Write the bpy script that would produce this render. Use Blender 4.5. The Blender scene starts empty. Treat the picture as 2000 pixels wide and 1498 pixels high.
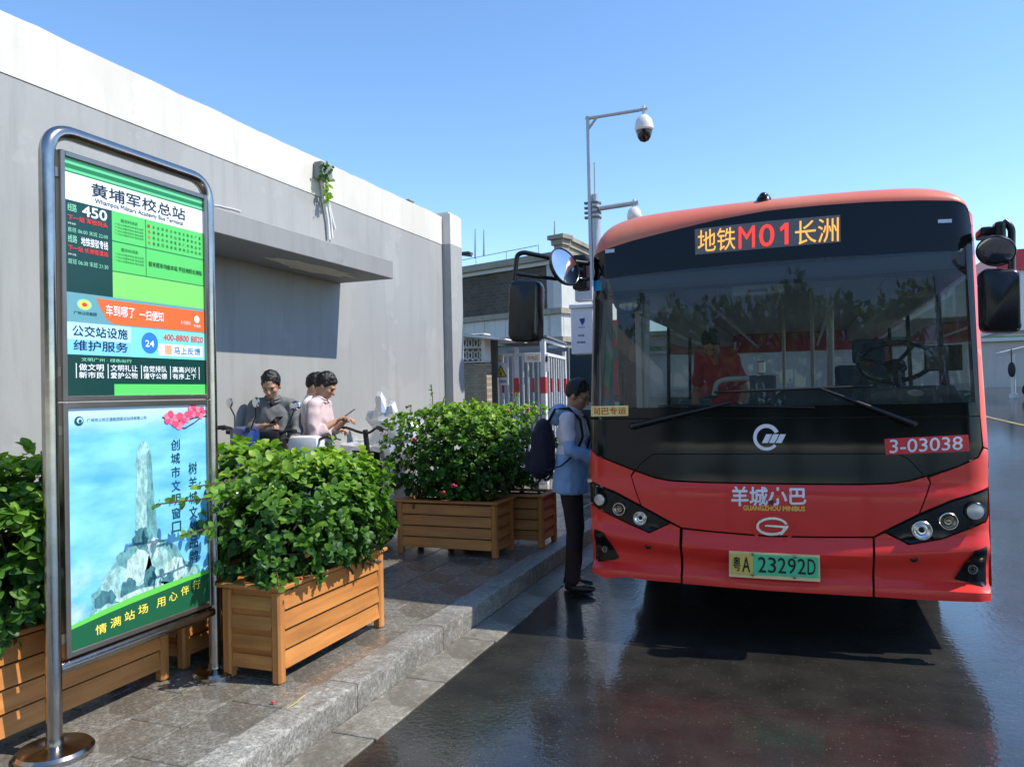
import bpy, bmesh, math, random
from mathutils import Vector, Matrix, Euler, noise
from mathutils.geometry import delaunay_2d_cdt
random.seed(7)
R = math.radians
scn = bpy.context.scene
COL = scn.collection

# ------------------------------------------------------------------ camera
CAM_H, FPX = 1.62, 1500.0           # eye height, focal length in photo pixels (photo 2000 x 1498)
YAW, PITCH, ROLL = R(20.8), math.atan(18 / 1500.0), R(1.2)
FW = Vector((-math.sin(YAW) * math.cos(PITCH), math.cos(YAW) * math.cos(PITCH), math.sin(PITCH)))
R0 = Vector((math.cos(YAW), math.sin(YAW), 0))
U0 = R0.cross(FW)
RT = R0 * math.cos(ROLL) - U0 * math.sin(ROLL)
UP = RT.cross(FW)
CP = Vector((0, 0, CAM_H))
cd = bpy.data.cameras.new('camera'); cam = bpy.data.objects.new('camera', cd); COL.objects.link(cam)
cd.sensor_width = 36.0; cd.lens = 36.0 * FPX / 2000.0; cd.clip_start = 0.05; cd.clip_end = 3000
cam.matrix_world = Matrix(((RT.x, UP.x, -FW.x, 0), (RT.y, UP.y, -FW.y, 0), (RT.z, UP.z, -FW.z, CAM_H), (0, 0, 0, 1)))
scn.camera = cam

# ------------------------------------------------------------------ sky and sun
SUN_EL = R(51.5); SUN_AZ = R(81.0)      # azimuth from +Y towards +X
w = bpy.data.worlds.new('World'); scn.world = w; w.use_nodes = True
nt = w.node_tree; bg = nt.nodes['Background']
sky = nt.nodes.new('ShaderNodeTexSky'); sky.sky_type = 'NISHITA'; sky.sun_disc = False
sky.sun_elevation = SUN_EL; sky.sun_rotation = SUN_AZ
sky.altitude = 0; sky.air_density = 1.0; sky.dust_density = 0.1; sky.ozone_density = 4.0
hs = nt.nodes.new('ShaderNodeHueSaturation'); hs.inputs['Saturation'].default_value = 1.08; hs.inputs['Value'].default_value = 1.0
nt.links.new(sky.outputs[0], hs.inputs['Color']); nt.links.new(hs.outputs[0], bg.inputs['Color']); bg.inputs['Strength'].default_value = 0.15
sd = bpy.data.lights.new('sun', 'SUN'); sun = bpy.data.objects.new('sun', sd); COL.objects.link(sun)
sd.energy = 3.3; sd.angle = R(0.5); sd.color = (1.0, 0.94, 0.84)
sdir = Vector((math.sin(SUN_AZ) * math.cos(SUN_EL), math.cos(SUN_AZ) * math.cos(SUN_EL), math.sin(SUN_EL)))
sun.rotation_euler = (-sdir).to_track_quat('-Z', 'Y').to_euler(); sun.location = (8, 2, 12)
vs = scn.view_settings
vs.view_transform = 'Standard'; vs.look = 'None'; vs.exposure = 0.8; vs.gamma = 1.0; vs.use_curve_mapping = False
scn.cycles.use_denoising = True
scn.cycles.max_bounces = 6; scn.cycles.diffuse_bounces = 3; scn.cycles.glossy_bounces = 4; scn.cycles.transparent_max_bounces = 10
scn.cycles.sample_clamp_indirect = 6.0

# ------------------------------------------------------------------ measuring: a photo pixel seen on a plane of the place
def ray(px, py): return FW * FPX + RT * (px - 1000) - UP * (py - 749)
def onx(px, py, X): d = ray(px, py); return CP + d * (X / d.x)
def ony(px, py, Y): d = ray(px, py); return CP + d * (Y / d.y)
def onz(px, py, Z): d = ray(px, py); return CP + d * ((Z - CAM_H) / d.z)
def atd(px, py, D): return CP + ray(px, py) * (D / FPX)

# ------------------------------------------------------------------ materials
MATS = {}
def lin(c):
    return tuple(((v / 12.92) if v <= 0.04045 else ((v + 0.055) / 1.055) ** 2.4) for v in c)
def pm(name, col, rough=0.5, metal=0.0, var=0.12, vscale=6.0, bump=0.0, bscale=60.0, spec=0.5, coat=0.0, rvar=0.0, emit=None, estr=0.0, dirt=None, trans=0.0):
    """procedural material: colour mottled by noise, optional fine bump, dirt patches, gloss variation"""
    if name in MATS: return MATS[name]
    m = bpy.data.materials.new(name); m.use_nodes = True; MATS[name] = m
    t = m.node_tree; n = t.nodes; L = t.links; b = n['Principled BSDF']
    b.inputs['Roughness'].default_value = rough; b.inputs['Metallic'].default_value = metal
    b.inputs['Specular IOR Level'].default_value = spec
    b.inputs['Coat Weight'].default_value = coat; b.inputs['Coat Roughness'].default_value = 0.06
    tc = n.new('ShaderNodeTexCoord')
    nz = n.new('ShaderNodeTexNoise'); nz.inputs['Scale'].default_value = vscale; nz.inputs['Detail'].default_value = 6
    L.new(tc.outputs['Object'], nz.inputs['Vector'])
    mx = n.new('ShaderNodeMix'); mx.data_type = 'RGBA'
    lo = tuple(v * (1 - var) for v in col[:3]) + (1,); hi = tuple(min(1, v * (1 + var)) for v in col[:3]) + (1,)
    mx.inputs[6].default_value = lo; mx.inputs[7].default_value = hi
    L.new(nz.outputs['Fac'], mx.inputs[0]); out = mx.outputs[2]
    if dirt:
        dcol, amt, dsc = dirt
        d = n.new('ShaderNodeTexNoise'); d.inputs['Scale'].default_value = dsc; d.inputs['Detail'].default_value = 8; d.inputs['Roughness'].default_value = 0.7
        L.new(tc.outputs['Object'], d.inputs['Vector'])
        cr = n.new('ShaderNodeValToRGB'); cr.color_ramp.elements[0].position = 0.48; cr.color_ramp.elements[1].position = 0.72
        cr.color_ramp.elements[0].color = (0, 0, 0, 1); cr.color_ramp.elements[1].color = (amt, amt, amt, 1)
        L.new(d.outputs['Fac'], cr.inputs[0])
        m2 = n.new('ShaderNodeMix'); m2.data_type = 'RGBA'; m2.inputs[7].default_value = tuple(dcol) + (1,)
        L.new(cr.outputs[0], m2.inputs[0]); L.new(out, m2.inputs[6]); out = m2.outputs[2]
    L.new(out, b.inputs['Base Color'])
    if rvar:
        mr = n.new('ShaderNodeMapRange'); mr.inputs[3].default_value = max(0.02, rough - rvar); mr.inputs[4].default_value = min(1, rough + rvar)
        n2 = n.new('ShaderNodeTexNoise'); n2.inputs['Scale'].default_value = vscale * 0.7; n2.inputs['Detail'].default_value = 5
        L.new(tc.outputs['Object'], n2.inputs['Vector']); L.new(n2.outputs['Fac'], mr.inputs[0]); L.new(mr.outputs[0], b.inputs['Roughness'])
    if bump:
        bp = n.new('ShaderNodeBump'); bp.inputs['Strength'].default_value = bump; bp.inputs['Distance'].default_value = 0.01
        n3 = n.new('ShaderNodeTexNoise'); n3.inputs['Scale'].default_value = bscale; n3.inputs['Detail'].default_value = 4
        L.new(tc.outputs['Object'], n3.inputs['Vector']); L.new(n3.outputs['Fac'], bp.inputs['Height']); L.new(bp.outputs[0], b.inputs['Normal'])
    if emit:
        b.inputs['Emission Color'].default_value = tuple(emit) + (1,); b.inputs['Emission Strength'].default_value = estr
    if trans: b.inputs['Transmission Weight'].default_value = trans
    return m
def ink(name, srgb, rough=0.45):            # flat print / paint given in screen colours
    return pm(name, lin(srgb), rough, 0, 0.03, 3.0)

# ------------------------------------------------------------------ object helpers
def wloc(o):
    v = Vector((0, 0, 0))
    while o is not None: v += o.location; o = o.parent
    return v
def tag(o, label=None, cat=None, group=None, kind=None):
    if label: o['label'] = label
    if cat: o['category'] = cat
    if group: o['group'] = group
    if kind: o['kind'] = kind
    return o
def thing(name, label, cat, loc=(0, 0, 0), group=None, rz=0.0):
    o = bpy.data.objects.new(name, None); COL.objects.link(o); o.location = loc; o.rotation_euler = (0, 0, rz); o.empty_display_size = 0.1
    return tag(o, label, cat, group)
def link_mesh(name, me, mat, parent=None):
    o = bpy.data.objects.new(name, me); COL.objects.link(o)
    if parent is not None: o.parent = parent
    if mat is not None and not me.materials: me.materials.append(mat)
    return o
def copy_tree(o, parent=None):
    c = o.copy(); COL.objects.link(c); c.parent = parent
    for ch in list(o.children): copy_tree(ch, c)
    return c
class MB:
    """collects geometry of ONE mesh object (world coordinates unless the parent is a local-space thing)"""
    def __init__(s): s.v = []; s.f = []; s.mi = []
    def add(s, vs, fs, mi=0):
        k = len(s.v); s.v += [tuple(p) for p in vs]; s.f += [tuple(i + k for i in f) for f in fs]; s.mi += [mi] * len(fs); return s
    def box(s, a, b, bev=0.0, M=None, mi=0):
        x0, y0, z0 = [min(a[i], b[i]) for i in range(3)]; x1, y1, z1 = [max(a[i], b[i]) for i in range(3)]
        bev = min(bev, (x1 - x0) * .45, (y1 - y0) * .45, (z1 - z0) * .45)
        if bev <= 0:
            vs = [(x, y, z) for z in (z0, z1) for (x, y) in ((x0, y0), (x1, y0), (x1, y1), (x0, y1))]
            fs = [(3, 2, 1, 0), (4, 5, 6, 7), (0, 1, 5, 4), (1, 2, 6, 5), (2, 3, 7, 6), (3, 0, 4, 7)]
        else:
            bm = bmesh.new(); bmesh.ops.create_cube(bm, size=1)
            for v in bm.verts: v.co = Vector(((x0 + x1) / 2 + v.co.x * (x1 - x0), (y0 + y1) / 2 + v.co.y * (y1 - y0), (z0 + z1) / 2 + v.co.z * (z1 - z0)))
            bmesh.ops.bevel(bm, geom=list(bm.edges), offset=bev, segments=2 if bev > 0.012 else 1, profile=0.6, affect='EDGES')
            bm.verts.index_update(); vs = [v.co.copy() for v in bm.verts]; fs = [tuple(v.index for v in f.verts) for f in bm.faces]; bm.free()
        if M is not None: vs = [M @ Vector(p) for p in vs]
        return s.add(vs, fs, mi)
    def tube(s, pts, r, n=12, caps=True, mi=0, flat=1.0):
        pts = [Vector(p) for p in pts]; rs = r if isinstance(r, (list, tuple)) else [r] * len(pts)
        vs = []; fs = []; up = None
        for i, p in enumerate(pts):
            d = (pts[min(i + 1, len(pts) - 1)] - pts[max(i - 1, 0)]).normalized()
            if up is None: up = Vector((0, 0, 1)) if abs(d.z) < 0.95 else Vector((1, 0, 0))
            a = d.cross(up)
            if a.length < 1e-4: a = d.orthogonal()
            a.normalize(); b = a.cross(d).normalized(); up = b
            for k in range(n):
                t = 2 * math.pi * k / n; vs.append(p + (a * math.cos(t) + b * math.sin(t) * flat) * rs[i])
        for i in range(len(pts) - 1):
            for k in range(n):
                fs.append((i * n + k, i * n + (k + 1) % n, (i + 1) * n + (k + 1) % n, (i + 1) * n + k))
        if caps: fs.append(tuple(reversed(range(n)))); fs.append(tuple(range((len(pts) - 1) * n, len(pts) * n)))
        return s.add(vs, fs, mi)
    def lathe(s, prof, c=(0, 0, 0), axis=(0, 0, 1), n=24, mi=0, sx=1.0, caps=True):
        """prof: (radius, height) along axis from c"""
        ax = Vector(axis).normalized(); a = ax.orthogonal().normalized(); b = ax.cross(a); c = Vector(c); vs = []; fs = []
        for (r, h) in prof:
            for k in range(n):
                t = 2 * math.pi * k / n; vs.append(c + ax * h + (a * math.cos(t) * sx + b * math.sin(t)) * max(r, 1e-5))
        for i in range(len(prof) - 1):
            for k in range(n):
                fs.append((i * n + k, i * n + (k + 1) % n, (i + 1) * n + (k + 1) % n, (i + 1) * n + k))
        if caps: fs.append(tuple(reversed(range(n)))); fs.append(tuple(range((len(prof) - 1) * n, len(prof) * n)))
        return s.add(vs, fs, mi)
    def ell(s, c, rad, M=None, nu=16, nv=10, mi=0):
        vs = []; fs = []; c = Vector(c)
        for i in range(nv + 1):
            p = math.pi * i / nv
            for k in range(nu):
                t = 2 * math.pi * k / nu
                q = Vector((rad[0] * math.sin(p) * math.cos(t), rad[1] * math.sin(p) * math.sin(t), rad[2] * math.cos(p)))
                if M is not None: q = M @ q
                vs.append(c + q)
        for i in range(nv):
            for k in range(nu): fs.append((i * nu + k, (i + 1) * nu + k, (i + 1) * nu + (k + 1) % nu, i * nu + (k + 1) % nu))
        return s.add(vs, fs, mi)
    def prism(s, poly, a, b, mi=0):
        """poly of 3-D points swept from +a to +b (vectors)"""
        n = len(poly); a = Vector(a); b = Vector(b)
        vs = [Vector(p) + a for p in poly] + [Vector(p) + b for p in poly]
        fs = [tuple(reversed(range(n))), tuple(range(n, 2 * n))] + [(i, (i + 1) % n, n + (i + 1) % n, n + i) for i in range(n)]
        return s.add(vs, fs, mi)
    def mesh(s, name, off=(0, 0, 0), smooth=False, mats=None, fix=True):
        me = bpy.data.meshes.new(name); o = Vector(off)
        me.from_pydata([tuple(Vector(p) - o) for p in s.v], [], s.f)
        if any(s.mi): me.polygons.foreach_set('material_index', s.mi)
        if fix:
            bm = bmesh.new(); bm.from_mesh(me); bmesh.ops.remove_doubles(bm, verts=bm.verts, dist=1e-6); bmesh.ops.recalc_face_normals(bm, faces=bm.faces); bm.to_mesh(me); bm.free()
        if smooth:
            me.shade_smooth()
            me.set_sharp_from_angle(angle=R(38 if smooth is True else smooth))
        for m in (mats or []): me.materials.append(m)
        return me
    def build(s, name, mat, parent=None, smooth=False, fix=True):
        me = s.mesh(name, wloc(parent) if parent is not None else (0, 0, 0), smooth, fix=fix)
        if isinstance(mat, (list, tuple)):
            for m in mat: me.materials.append(m)
            mat = None
        return link_mesh(name, me, mat, parent)
def arc_pts(pts, r, n=6):
    """polyline with its inner corners rounded"""
    pts = [Vector(p) for p in pts]; out = [pts[0]]
    for i in range(1, len(pts) - 1):
        a = (pts[i - 1] - pts[i]); b = (pts[i + 1] - pts[i]); q = min(r, a.length * .49, b.length * .49)
        p0 = pts[i] + a.normalized() * q; p1 = pts[i] + b.normalized() * q
        for k in range(n + 1):
            t = k / n; out.append(p0 * (1 - t) ** 2 + pts[i] * 2 * t * (1 - t) + p1 * t * t)
    return out + [pts[-1]]

# lettering -----------------------------------------------------------------------------------------
_TXT = {}
def text_mesh(s):
    """vertices (unit box 0..w/h, 0..1) and faces of a line of text"""
    k = s
    if k in _TXT: return _TXT[k]
    c = bpy.data.curves.new('t', 'FONT'); c.body = s; c.size = 1.0; c.resolution_u = 3; c.fill_mode = 'BOTH'
    o = bpy.data.objects.new('t', c); COL.objects.link(o)
    dg = bpy.context.evaluated_depsgraph_get(); dg.update(); me = o.evaluated_get(dg).to_mesh()
    vs = [(v.co.x, v.co.y) for v in me.vertices]; fs = [tuple(p.vertices) for p in me.polygons]
    o.evaluated_get(dg).to_mesh_clear(); bpy.data.objects.remove(o); bpy.data.curves.remove(c)
    x0 = min(v[0] for v in vs); x1 = max(v[0] for v in vs); y0 = min(v[1] for v in vs); y1 = max(v[1] for v in vs)
    h = max(y1 - y0, 1e-6); ww = max(x1 - x0, 1e-6)
    _TXT[k] = ([((v[0] - x0) / ww, (v[1] - y0) / h) for v in vs], fs, ww / h)
    return _TXT[k]
def letter(s, fmap, mat, parent, name='lettering', bold=0.0, nrm=(1, 0, 0)):
    """text whose unit box is mapped by fmap(u,v)->3-D point; bold strokes are thickened by stacked, shifted copies"""
    vs, fs, asp = text_mesh(s); m = MB(); nrm = Vector(nrm)
    sh = [(0, 0)] if not bold else [(0, 0), (bold, 0), (-bold, 0), (0, bold), (0, -bold)]
    for i, (a, b) in enumerate(sh): m.add([fmap(u + a / asp, v + b) + nrm * (i * .00012) for u, v in vs], fs)
    return m.build(name, mat, parent, fix=False)
# ================================================================== GROUND
def node_mat(name):
    m = bpy.data.materials.new(name); m.use_nodes = True; return m, m.node_tree.nodes, m.node_tree.links, m.node_tree.nodes['Principled BSDF']
def tnoise(n, L, vec, scale, detail=5, rough=0.55):
    t = n.new('ShaderNodeTexNoise'); t.inputs['Scale'].default_value = scale; t.inputs['Detail'].default_value = detail; t.inputs['Roughness'].default_value = rough
    L.new(vec, t.inputs['Vector']); return t.outputs['Fac']
def ramp(n, L, fac, stops):
    r = n.new('ShaderNodeValToRGB'); e = r.color_ramp.elements
    while len(e) < len(stops): e.new(0.5)
    for q, (p, c) in zip(e, stops): q.position = p; q.color = (c, c, c, 1) if not hasattr(c, '__len__') else tuple(c) + (1,)
    L.new(fac, r.inputs[0]); return r.outputs[0]
def mixc(n, L, fac, a, b, mode='MIX'):
    m = n.new('ShaderNodeMix'); m.data_type = 'RGBA'; m.blend_type = mode
    for sock, v in ((0, fac), (6, a), (7, b)):
        if hasattr(v, 'links'): L.new(v, m.inputs[sock])
        elif sock == 0: m.inputs[0].default_value = v
        else: m.inputs[sock].default_value = tuple(v) + (1,)
    return m.outputs[2]
def math_(n, L, op, a, b=0.0):
    m = n.new('ShaderNodeMath'); m.operation = op
    for i, v in enumerate((a, b)):
        if hasattr(v, 'links'): L.new(v, m.inputs[i])
        else: m.inputs[i].default_value = v
    return m.outputs[0]

def asphalt_mat():
    m, n, L, b = node_mat('wet_asphalt'); tc = n.new('ShaderNodeTexCoord').outputs['Object']
    big = tnoise(n, L, tc, 0.55, 6, 0.6); mid = tnoise(n, L, tc, 4.0, 5); fine = tnoise(n, L, tc, 140.0, 3, 0.7); grain = tnoise(n, L, tc, 60.0, 4, 0.7)
    vor = n.new('ShaderNodeTexVoronoi'); vor.inputs['Scale'].default_value = 70.0; vor.inputs['Randomness'].default_value = 1.0; L.new(tc, vor.inputs['Vector']); spn = tnoise(n, L, tc, 170.0, 3, 0.8)
    base = mixc(n, L, ramp(n, L, mid, [(0.3, 0.0), (0.7, 1.0)]), (0.014, 0.0135, 0.012), (0.030, 0.028, 0.024))
    # pale aggregate grains showing here and there
    sepx = n.new('ShaderNodeSeparateColor'); L.new(vor.outputs['Color'], sepx.inputs[0])
    pick = ramp(n, L, sepx.outputs[0], [(0.90, 0.0), (0.97, 1.0)])
    core = ramp(n, L, vor.outputs['Distance'], [(0.18, 1.0), (0.36, 0.0)])
    spk = math_(n, L, 'MAXIMUM', math_(n, L, 'MULTIPLY', math_(n, L, 'MULTIPLY', pick, core), 0.42), ramp(n, L, spn, [(0.66, 0.0), (0.76, 0.55)]))
    base = mixc(n, L, spk, base, (0.24, 0.21, 0.165))
    L.new(base, b.inputs['Base Color'])
    wet = ramp(n, L, big, [(0.38, 0.0), (0.62, 1.0)])
    rg = n.new('ShaderNodeMapRange'); rg.inputs[3].default_value = 0.35; rg.inputs[4].default_value = 0.6; L.new(wet, rg.inputs[0])
    L.new(rg.outputs[0], b.inputs['Roughness'])
    b.inputs['Specular IOR Level'].default_value = 0.2; b.inputs['Coat Weight'].default_value = 1.0; b.inputs['Coat IOR'].default_value = 1.40
    cr_ = n.new('ShaderNodeMapRange'); cr_.inputs[3].default_value = 0.03; cr_.inputs[4].default_value = 0.12; L.new(wet, cr_.inputs[0]); L.new(cr_.outputs[0], b.inputs['Coat Roughness'])
    cb_ = n.new('ShaderNodeBump'); cb_.inputs['Distance'].default_value = 0.004; cb_.inputs['Strength'].default_value = 0.26; L.new(math_(n, L, 'ADD', math_(n, L, 'MULTIPLY', tnoise(n, L, tc, 34.0, 2, .5), 1.3), math_(n, L, 'MULTIPLY', tnoise(n, L, tc, 5.0, 3), 1.6)), cb_.inputs['Height']); L.new(cb_.outputs[0], b.inputs['Coat Normal'])
    bp = n.new('ShaderNodeBump'); bp.inputs['Distance'].default_value = 0.006
    hh = math_(n, L, 'ADD', math_(n, L, 'MULTIPLY', grain, 0.7), math_(n, L, 'MULTIPLY', fine, 0.5))
    hh = math_(n, L, 'ADD', hh, math_(n, L, 'MULTIPLY', vor.outputs['Distance'], -0.4))
    L.new(hh, bp.inputs['Height'])
    st = n.new('ShaderNodeMapRange'); st.inputs[3].default_value = 0.18; st.inputs[4].default_value = 0.5; L.new(wet, st.inputs[0]); L.new(st.outputs[0], bp.inputs['Strength'])
    L.new(bp.outputs[0], b.inputs['Normal'])
    return m
def granite_mat(name, c0, c1, c2, rlo, rhi, bump, stain=0.5):
    m, n, L, b = node_mat(name); tc = n.new('ShaderNodeTexCoord').outputs['Object']
    oi = n.new('ShaderNodeObjectInfo')
    spk = tnoise(n, L, tc, 62.0, 5, 0.85); mid = tnoise(n, L, tc, 20.0, 7, 0.8); big = tnoise(n, L, tc, 2.6, 7, 0.65)
    base = mixc(n, L, ramp(n, L, spk, [(0.40, 0.0), (0.60, 1.0)]), c0, c1)
    base = mixc(n, L, ramp(n, L, mid, [(0.52, 0.0), (0.66, 0.75)]), base, c2)
    base = mixc(n, L, ramp(n, L, big, [(0.42, stain), (0.58, 0.0)]), base, (0.085, 0.068, 0.048))
    tone = n.new('ShaderNodeMapRange'); tone.inputs[3].default_value = 0.93; tone.inputs[4].default_value = 1.06; L.new(oi.outputs['Random'], tone.inputs[0])
    base = mixc(n, L, 1.0, base, tone.outputs[0], 'MULTIPLY')
    L.new(base, b.inputs['Base Color'])
    rg = n.new('ShaderNodeMapRange'); rg.inputs[1].default_value = 0.3; rg.inputs[2].default_value = 0.7; rg.inputs[3].default_value = rlo; rg.inputs[4].default_value = rhi; L.new(big, rg.inputs[0]); L.new(rg.outputs[0], b.inputs['Roughness'])
    bp = n.new('ShaderNodeBump'); bp.inputs['Distance'].default_value = 0.005; bp.inputs['Strength'].default_value = bump
    L.new(math_(n, L, 'ADD', spk, math_(n, L, 'MULTIPLY', mid, 0.8)), bp.inputs['Height']); L.new(bp.outputs[0], b.inputs['Normal'])
    return m
ASPH = asphalt_mat()
TILE = granite_mat('wet_granite_paving', (0.105, 0.099, 0.086), (0.26, 0.243, 0.21), (0.47, 0.44, 0.385), 0.06, 0.26, 0.16)
KERB = granite_mat('rough_granite_kerb', (0.13, 0.125, 0.11), (0.35, 0.335, 0.30), (0.62, 0.60, 0.53), 0.35, 0.6, 0.7, 0.35)
GUTT = granite_mat('gutter_granite', (0.15, 0.138, 0.113), (0.31, 0.285, 0.24), (0.48, 0.45, 0.38), 0.25, 0.5, 0.35, 0.6)
JOINT = pm('joint_grout', (0.035, 0.031, 0.026), 0.7, 0, 0.3, 20)

def rise(y):                         # the road climbs gently behind the bus
    return 0.0 if y < 10.5 else 0.075 * (y - 10.5) if y < 33 else 0.075 * 22.5
m = MB(); ys = [-60, -20, -4, 1, 4, 7, 10.5, 12, 14, 17, 20, 24, 28, 33, 60, 140, 500, 1500]; xs = [-900, -200, -40, -8, -2.185, 0, 4, 12, 40, 200, 900]
vs_ = [(x, y, rise(y)) for y in ys for x in xs]
fs_ = [(j * len(xs) + i, j * len(xs) + i + 1, (j + 1) * len(xs) + i + 1, (j + 1) * len(xs) + i) for j in range(len(ys) - 1) for i in range(len(xs) - 1)]
m.add(vs_, fs_); road = tag(m.build('road', ASPH), kind='structure')
# worn yellow line painted across the far road
yl = MB()
pts = [(1900, 806), (1930, 815), (1965, 823), (2000, 831), (2040, 838)]
def on_road(px, py):
    p = onz(px, py, 0)
    for _ in range(60):
        z = rise(p.y); q = onz(px, py, min(z, 1.55)); p = p.lerp(q, 0.4)
    return p
P = [on_road(*q) for q in pts]
for a, c in zip(P, P[1:]):
    n_ = (c - a).cross(Vector((0, 0, 1))).normalized() * 0.07
    yl.add([a - n_ + Vector((0, 0, .006)), a + n_ + Vector((0, 0, .006)), c + n_ + Vector((0, 0, .006)), c - n_ + Vector((0, 0, .006))], [(0, 1, 2, 3)])
tag(yl.build('road_marking', pm('worn_yellow_paint', (0.30, 0.23, 0.10), 0.5, 0, 0.3, 8, dirt=((0.05, 0.05, 0.05), 0.9, 6))), kind='structure')

# raised pavement: bed, tiles, kerb stones, gutter slabs -------------------------------------------------
PZ = 0.15; KX = -2.172; KI = -2.345
m = MB(); m.box((-9.0, -6, -0.05), (KX - 0.012, 34, PZ - 0.006)); pav = tag(m.build('pavement', JOINT), kind='structure')
rngt = random.Random(3)
def chip_box(x0, y0, z0, x1, y1, z1, amp, g=0.0025):
    """stone block with slightly uneven top edges"""
    mb = MB(); mb.box((x0 + g, y0 + g, z0), (x1 - g, y1 - g, z1), 0.004)
    return mb
# tile courses run along the kerb
cols = [KI, -2.648, -2.952, -3.256, -3.56, -3.864, -4.168, -4.472, -4.80]
cache = {}
def tile(x0, x1, y0, y1, name, mat, z0, z1, parent, jit=0.0012):
    key = (round(x1 - x0, 3), round(y1 - y0, 3), round(z1 - z0, 3), mat.name)
    if key not in cache:
        mb = MB(); g = 0.003; mb.box((-(x1 - x0) / 2 + g, -(y1 - y0) / 2 + g, z0 - z1), ((x1 - x0) / 2 - g, (y1 - y0) / 2 - g, 0), 0.0035); cache[key] = mb.mesh(name)
        cache[key].materials.append(mat)
    o = bpy.data.objects.new(name, cache[key]); COL.objects.link(o); o.parent = parent
    o.location = ((x0 + x1) / 2, (y0 + y1) / 2, z1 + rngt.uniform(-jit, jit)); o.rotation_euler = (rngt.uniform(-.0012, .0012), rngt.uniform(-.0012, .0012), 0)
    return o
for ci in range(len(cols) - 1):
    x1, x0 = cols[ci], cols[ci + 1]
    y = 0.6 + (0.3 if ci % 2 else 0.02)
    while y < 10.4:
        tile(x0, x1, y, y + 0.6, 'paving_tile', TILE, 0.11, PZ, pav); y += 0.6
far = MB(); far.box((-9.0, 10.42, 0.1), (KI, 34, PZ)); far.build('far_paving', TILE, pav)
near = MB(); near.box((-4.8, -6, 0.1), (KI, 0.59, PZ)); near.build('near_paving', TILE, pav)
# kerb stones with a rough chiselled face
kerb = thing('kerb', None, None, (0, 0, 0)); tag(kerb, kind='structure')
rk = random.Random(5)
def kerb_stone(y0, y1):
    bm = bmesh.new(); bmesh.ops.create_grid(bm, x_segments=1, y_segments=1, size=0.5); bm.free()
    mb = MB(); ny = max(3, int((y1 - y0) / 0.035)); prof = [(KI, PZ), (KX - 0.012, PZ), (KX - 0.004, PZ - 0.004), (KX, PZ - 0.014), (KX, PZ - 0.06), (KX - 0.001, PZ - 0.11), (KX, -0.02), (KI, -0.02)]
    vs = []; n = len(prof)
    for j in range(ny + 1):
        y = y0 + 0.002 + (y1 - y0 - 0.004) * j / ny
        for k, (x, z) in enumerate(prof):
            a = 0.0045 if k in (1, 2, 3) else 0.006 if k in (4, 5, 6) else 0
            vs.append((x + a * noise.noise((y * 16, z * 30, k * 3.1)), y, z + (0.003 * noise.noise((y * 11, 4, k)) if k in (1, 2, 3) else 0)))
    fs = [(j * n + k, j * n + (k + 1) % n, (j + 1) * n + (k + 1) % n, (j + 1) * n + k) for j in range(ny) for k in range(n)]
    fs += [tuple(range(n)), tuple(reversed(range(ny * n, ny * n + n)))]
    mb.add(vs, fs); return mb.build('kerb_stone', KERB, kerb, smooth=30)
y = -1.6
while y < 16:
    kerb_stone(y, y + 0.998); y += 1.0
m = MB(); m.box((KI, 16.4, -0.02), (KX, 34, PZ)); m.build('far_kerb', KERB, kerb)
gut = thing('gutter', None, None, (0, 0, 0)); tag(gut, kind='structure')
y = -1.3
while y < 15.5:
    tile(KX + 0.004, -1.915 + rngt.uniform(-.008, .008), y, y + 0.74, 'gutter_slab', GUTT, -0.03, 0.009, gut, 0.0008); y += 0.742

# small litter on the paving
m = MB(); p = onz(533, 1370, PZ + .012); m.ell(p, (0.012, 0.009, 0.006), nu=8, nv=5)
tag(m.build('fallen_petal', pm('petal_red', (0.55, 0.06, 0.05), 0.5, 0, .2, 60)), 'small red fallen petal on the wet paving by the front planter', 'petal')
m = MB(); m.tube([onz(560, 1383, PZ + .006), onz(578, 1372, PZ + .006), onz(595, 1357, PZ + .006)], 0.0022, 6)
tag(m.build('straw', pm('straw_yellow', (0.6, 0.45, 0.12), 0.5)), 'thin yellow straw lying on the paving near the kerb', 'straw')

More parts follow.
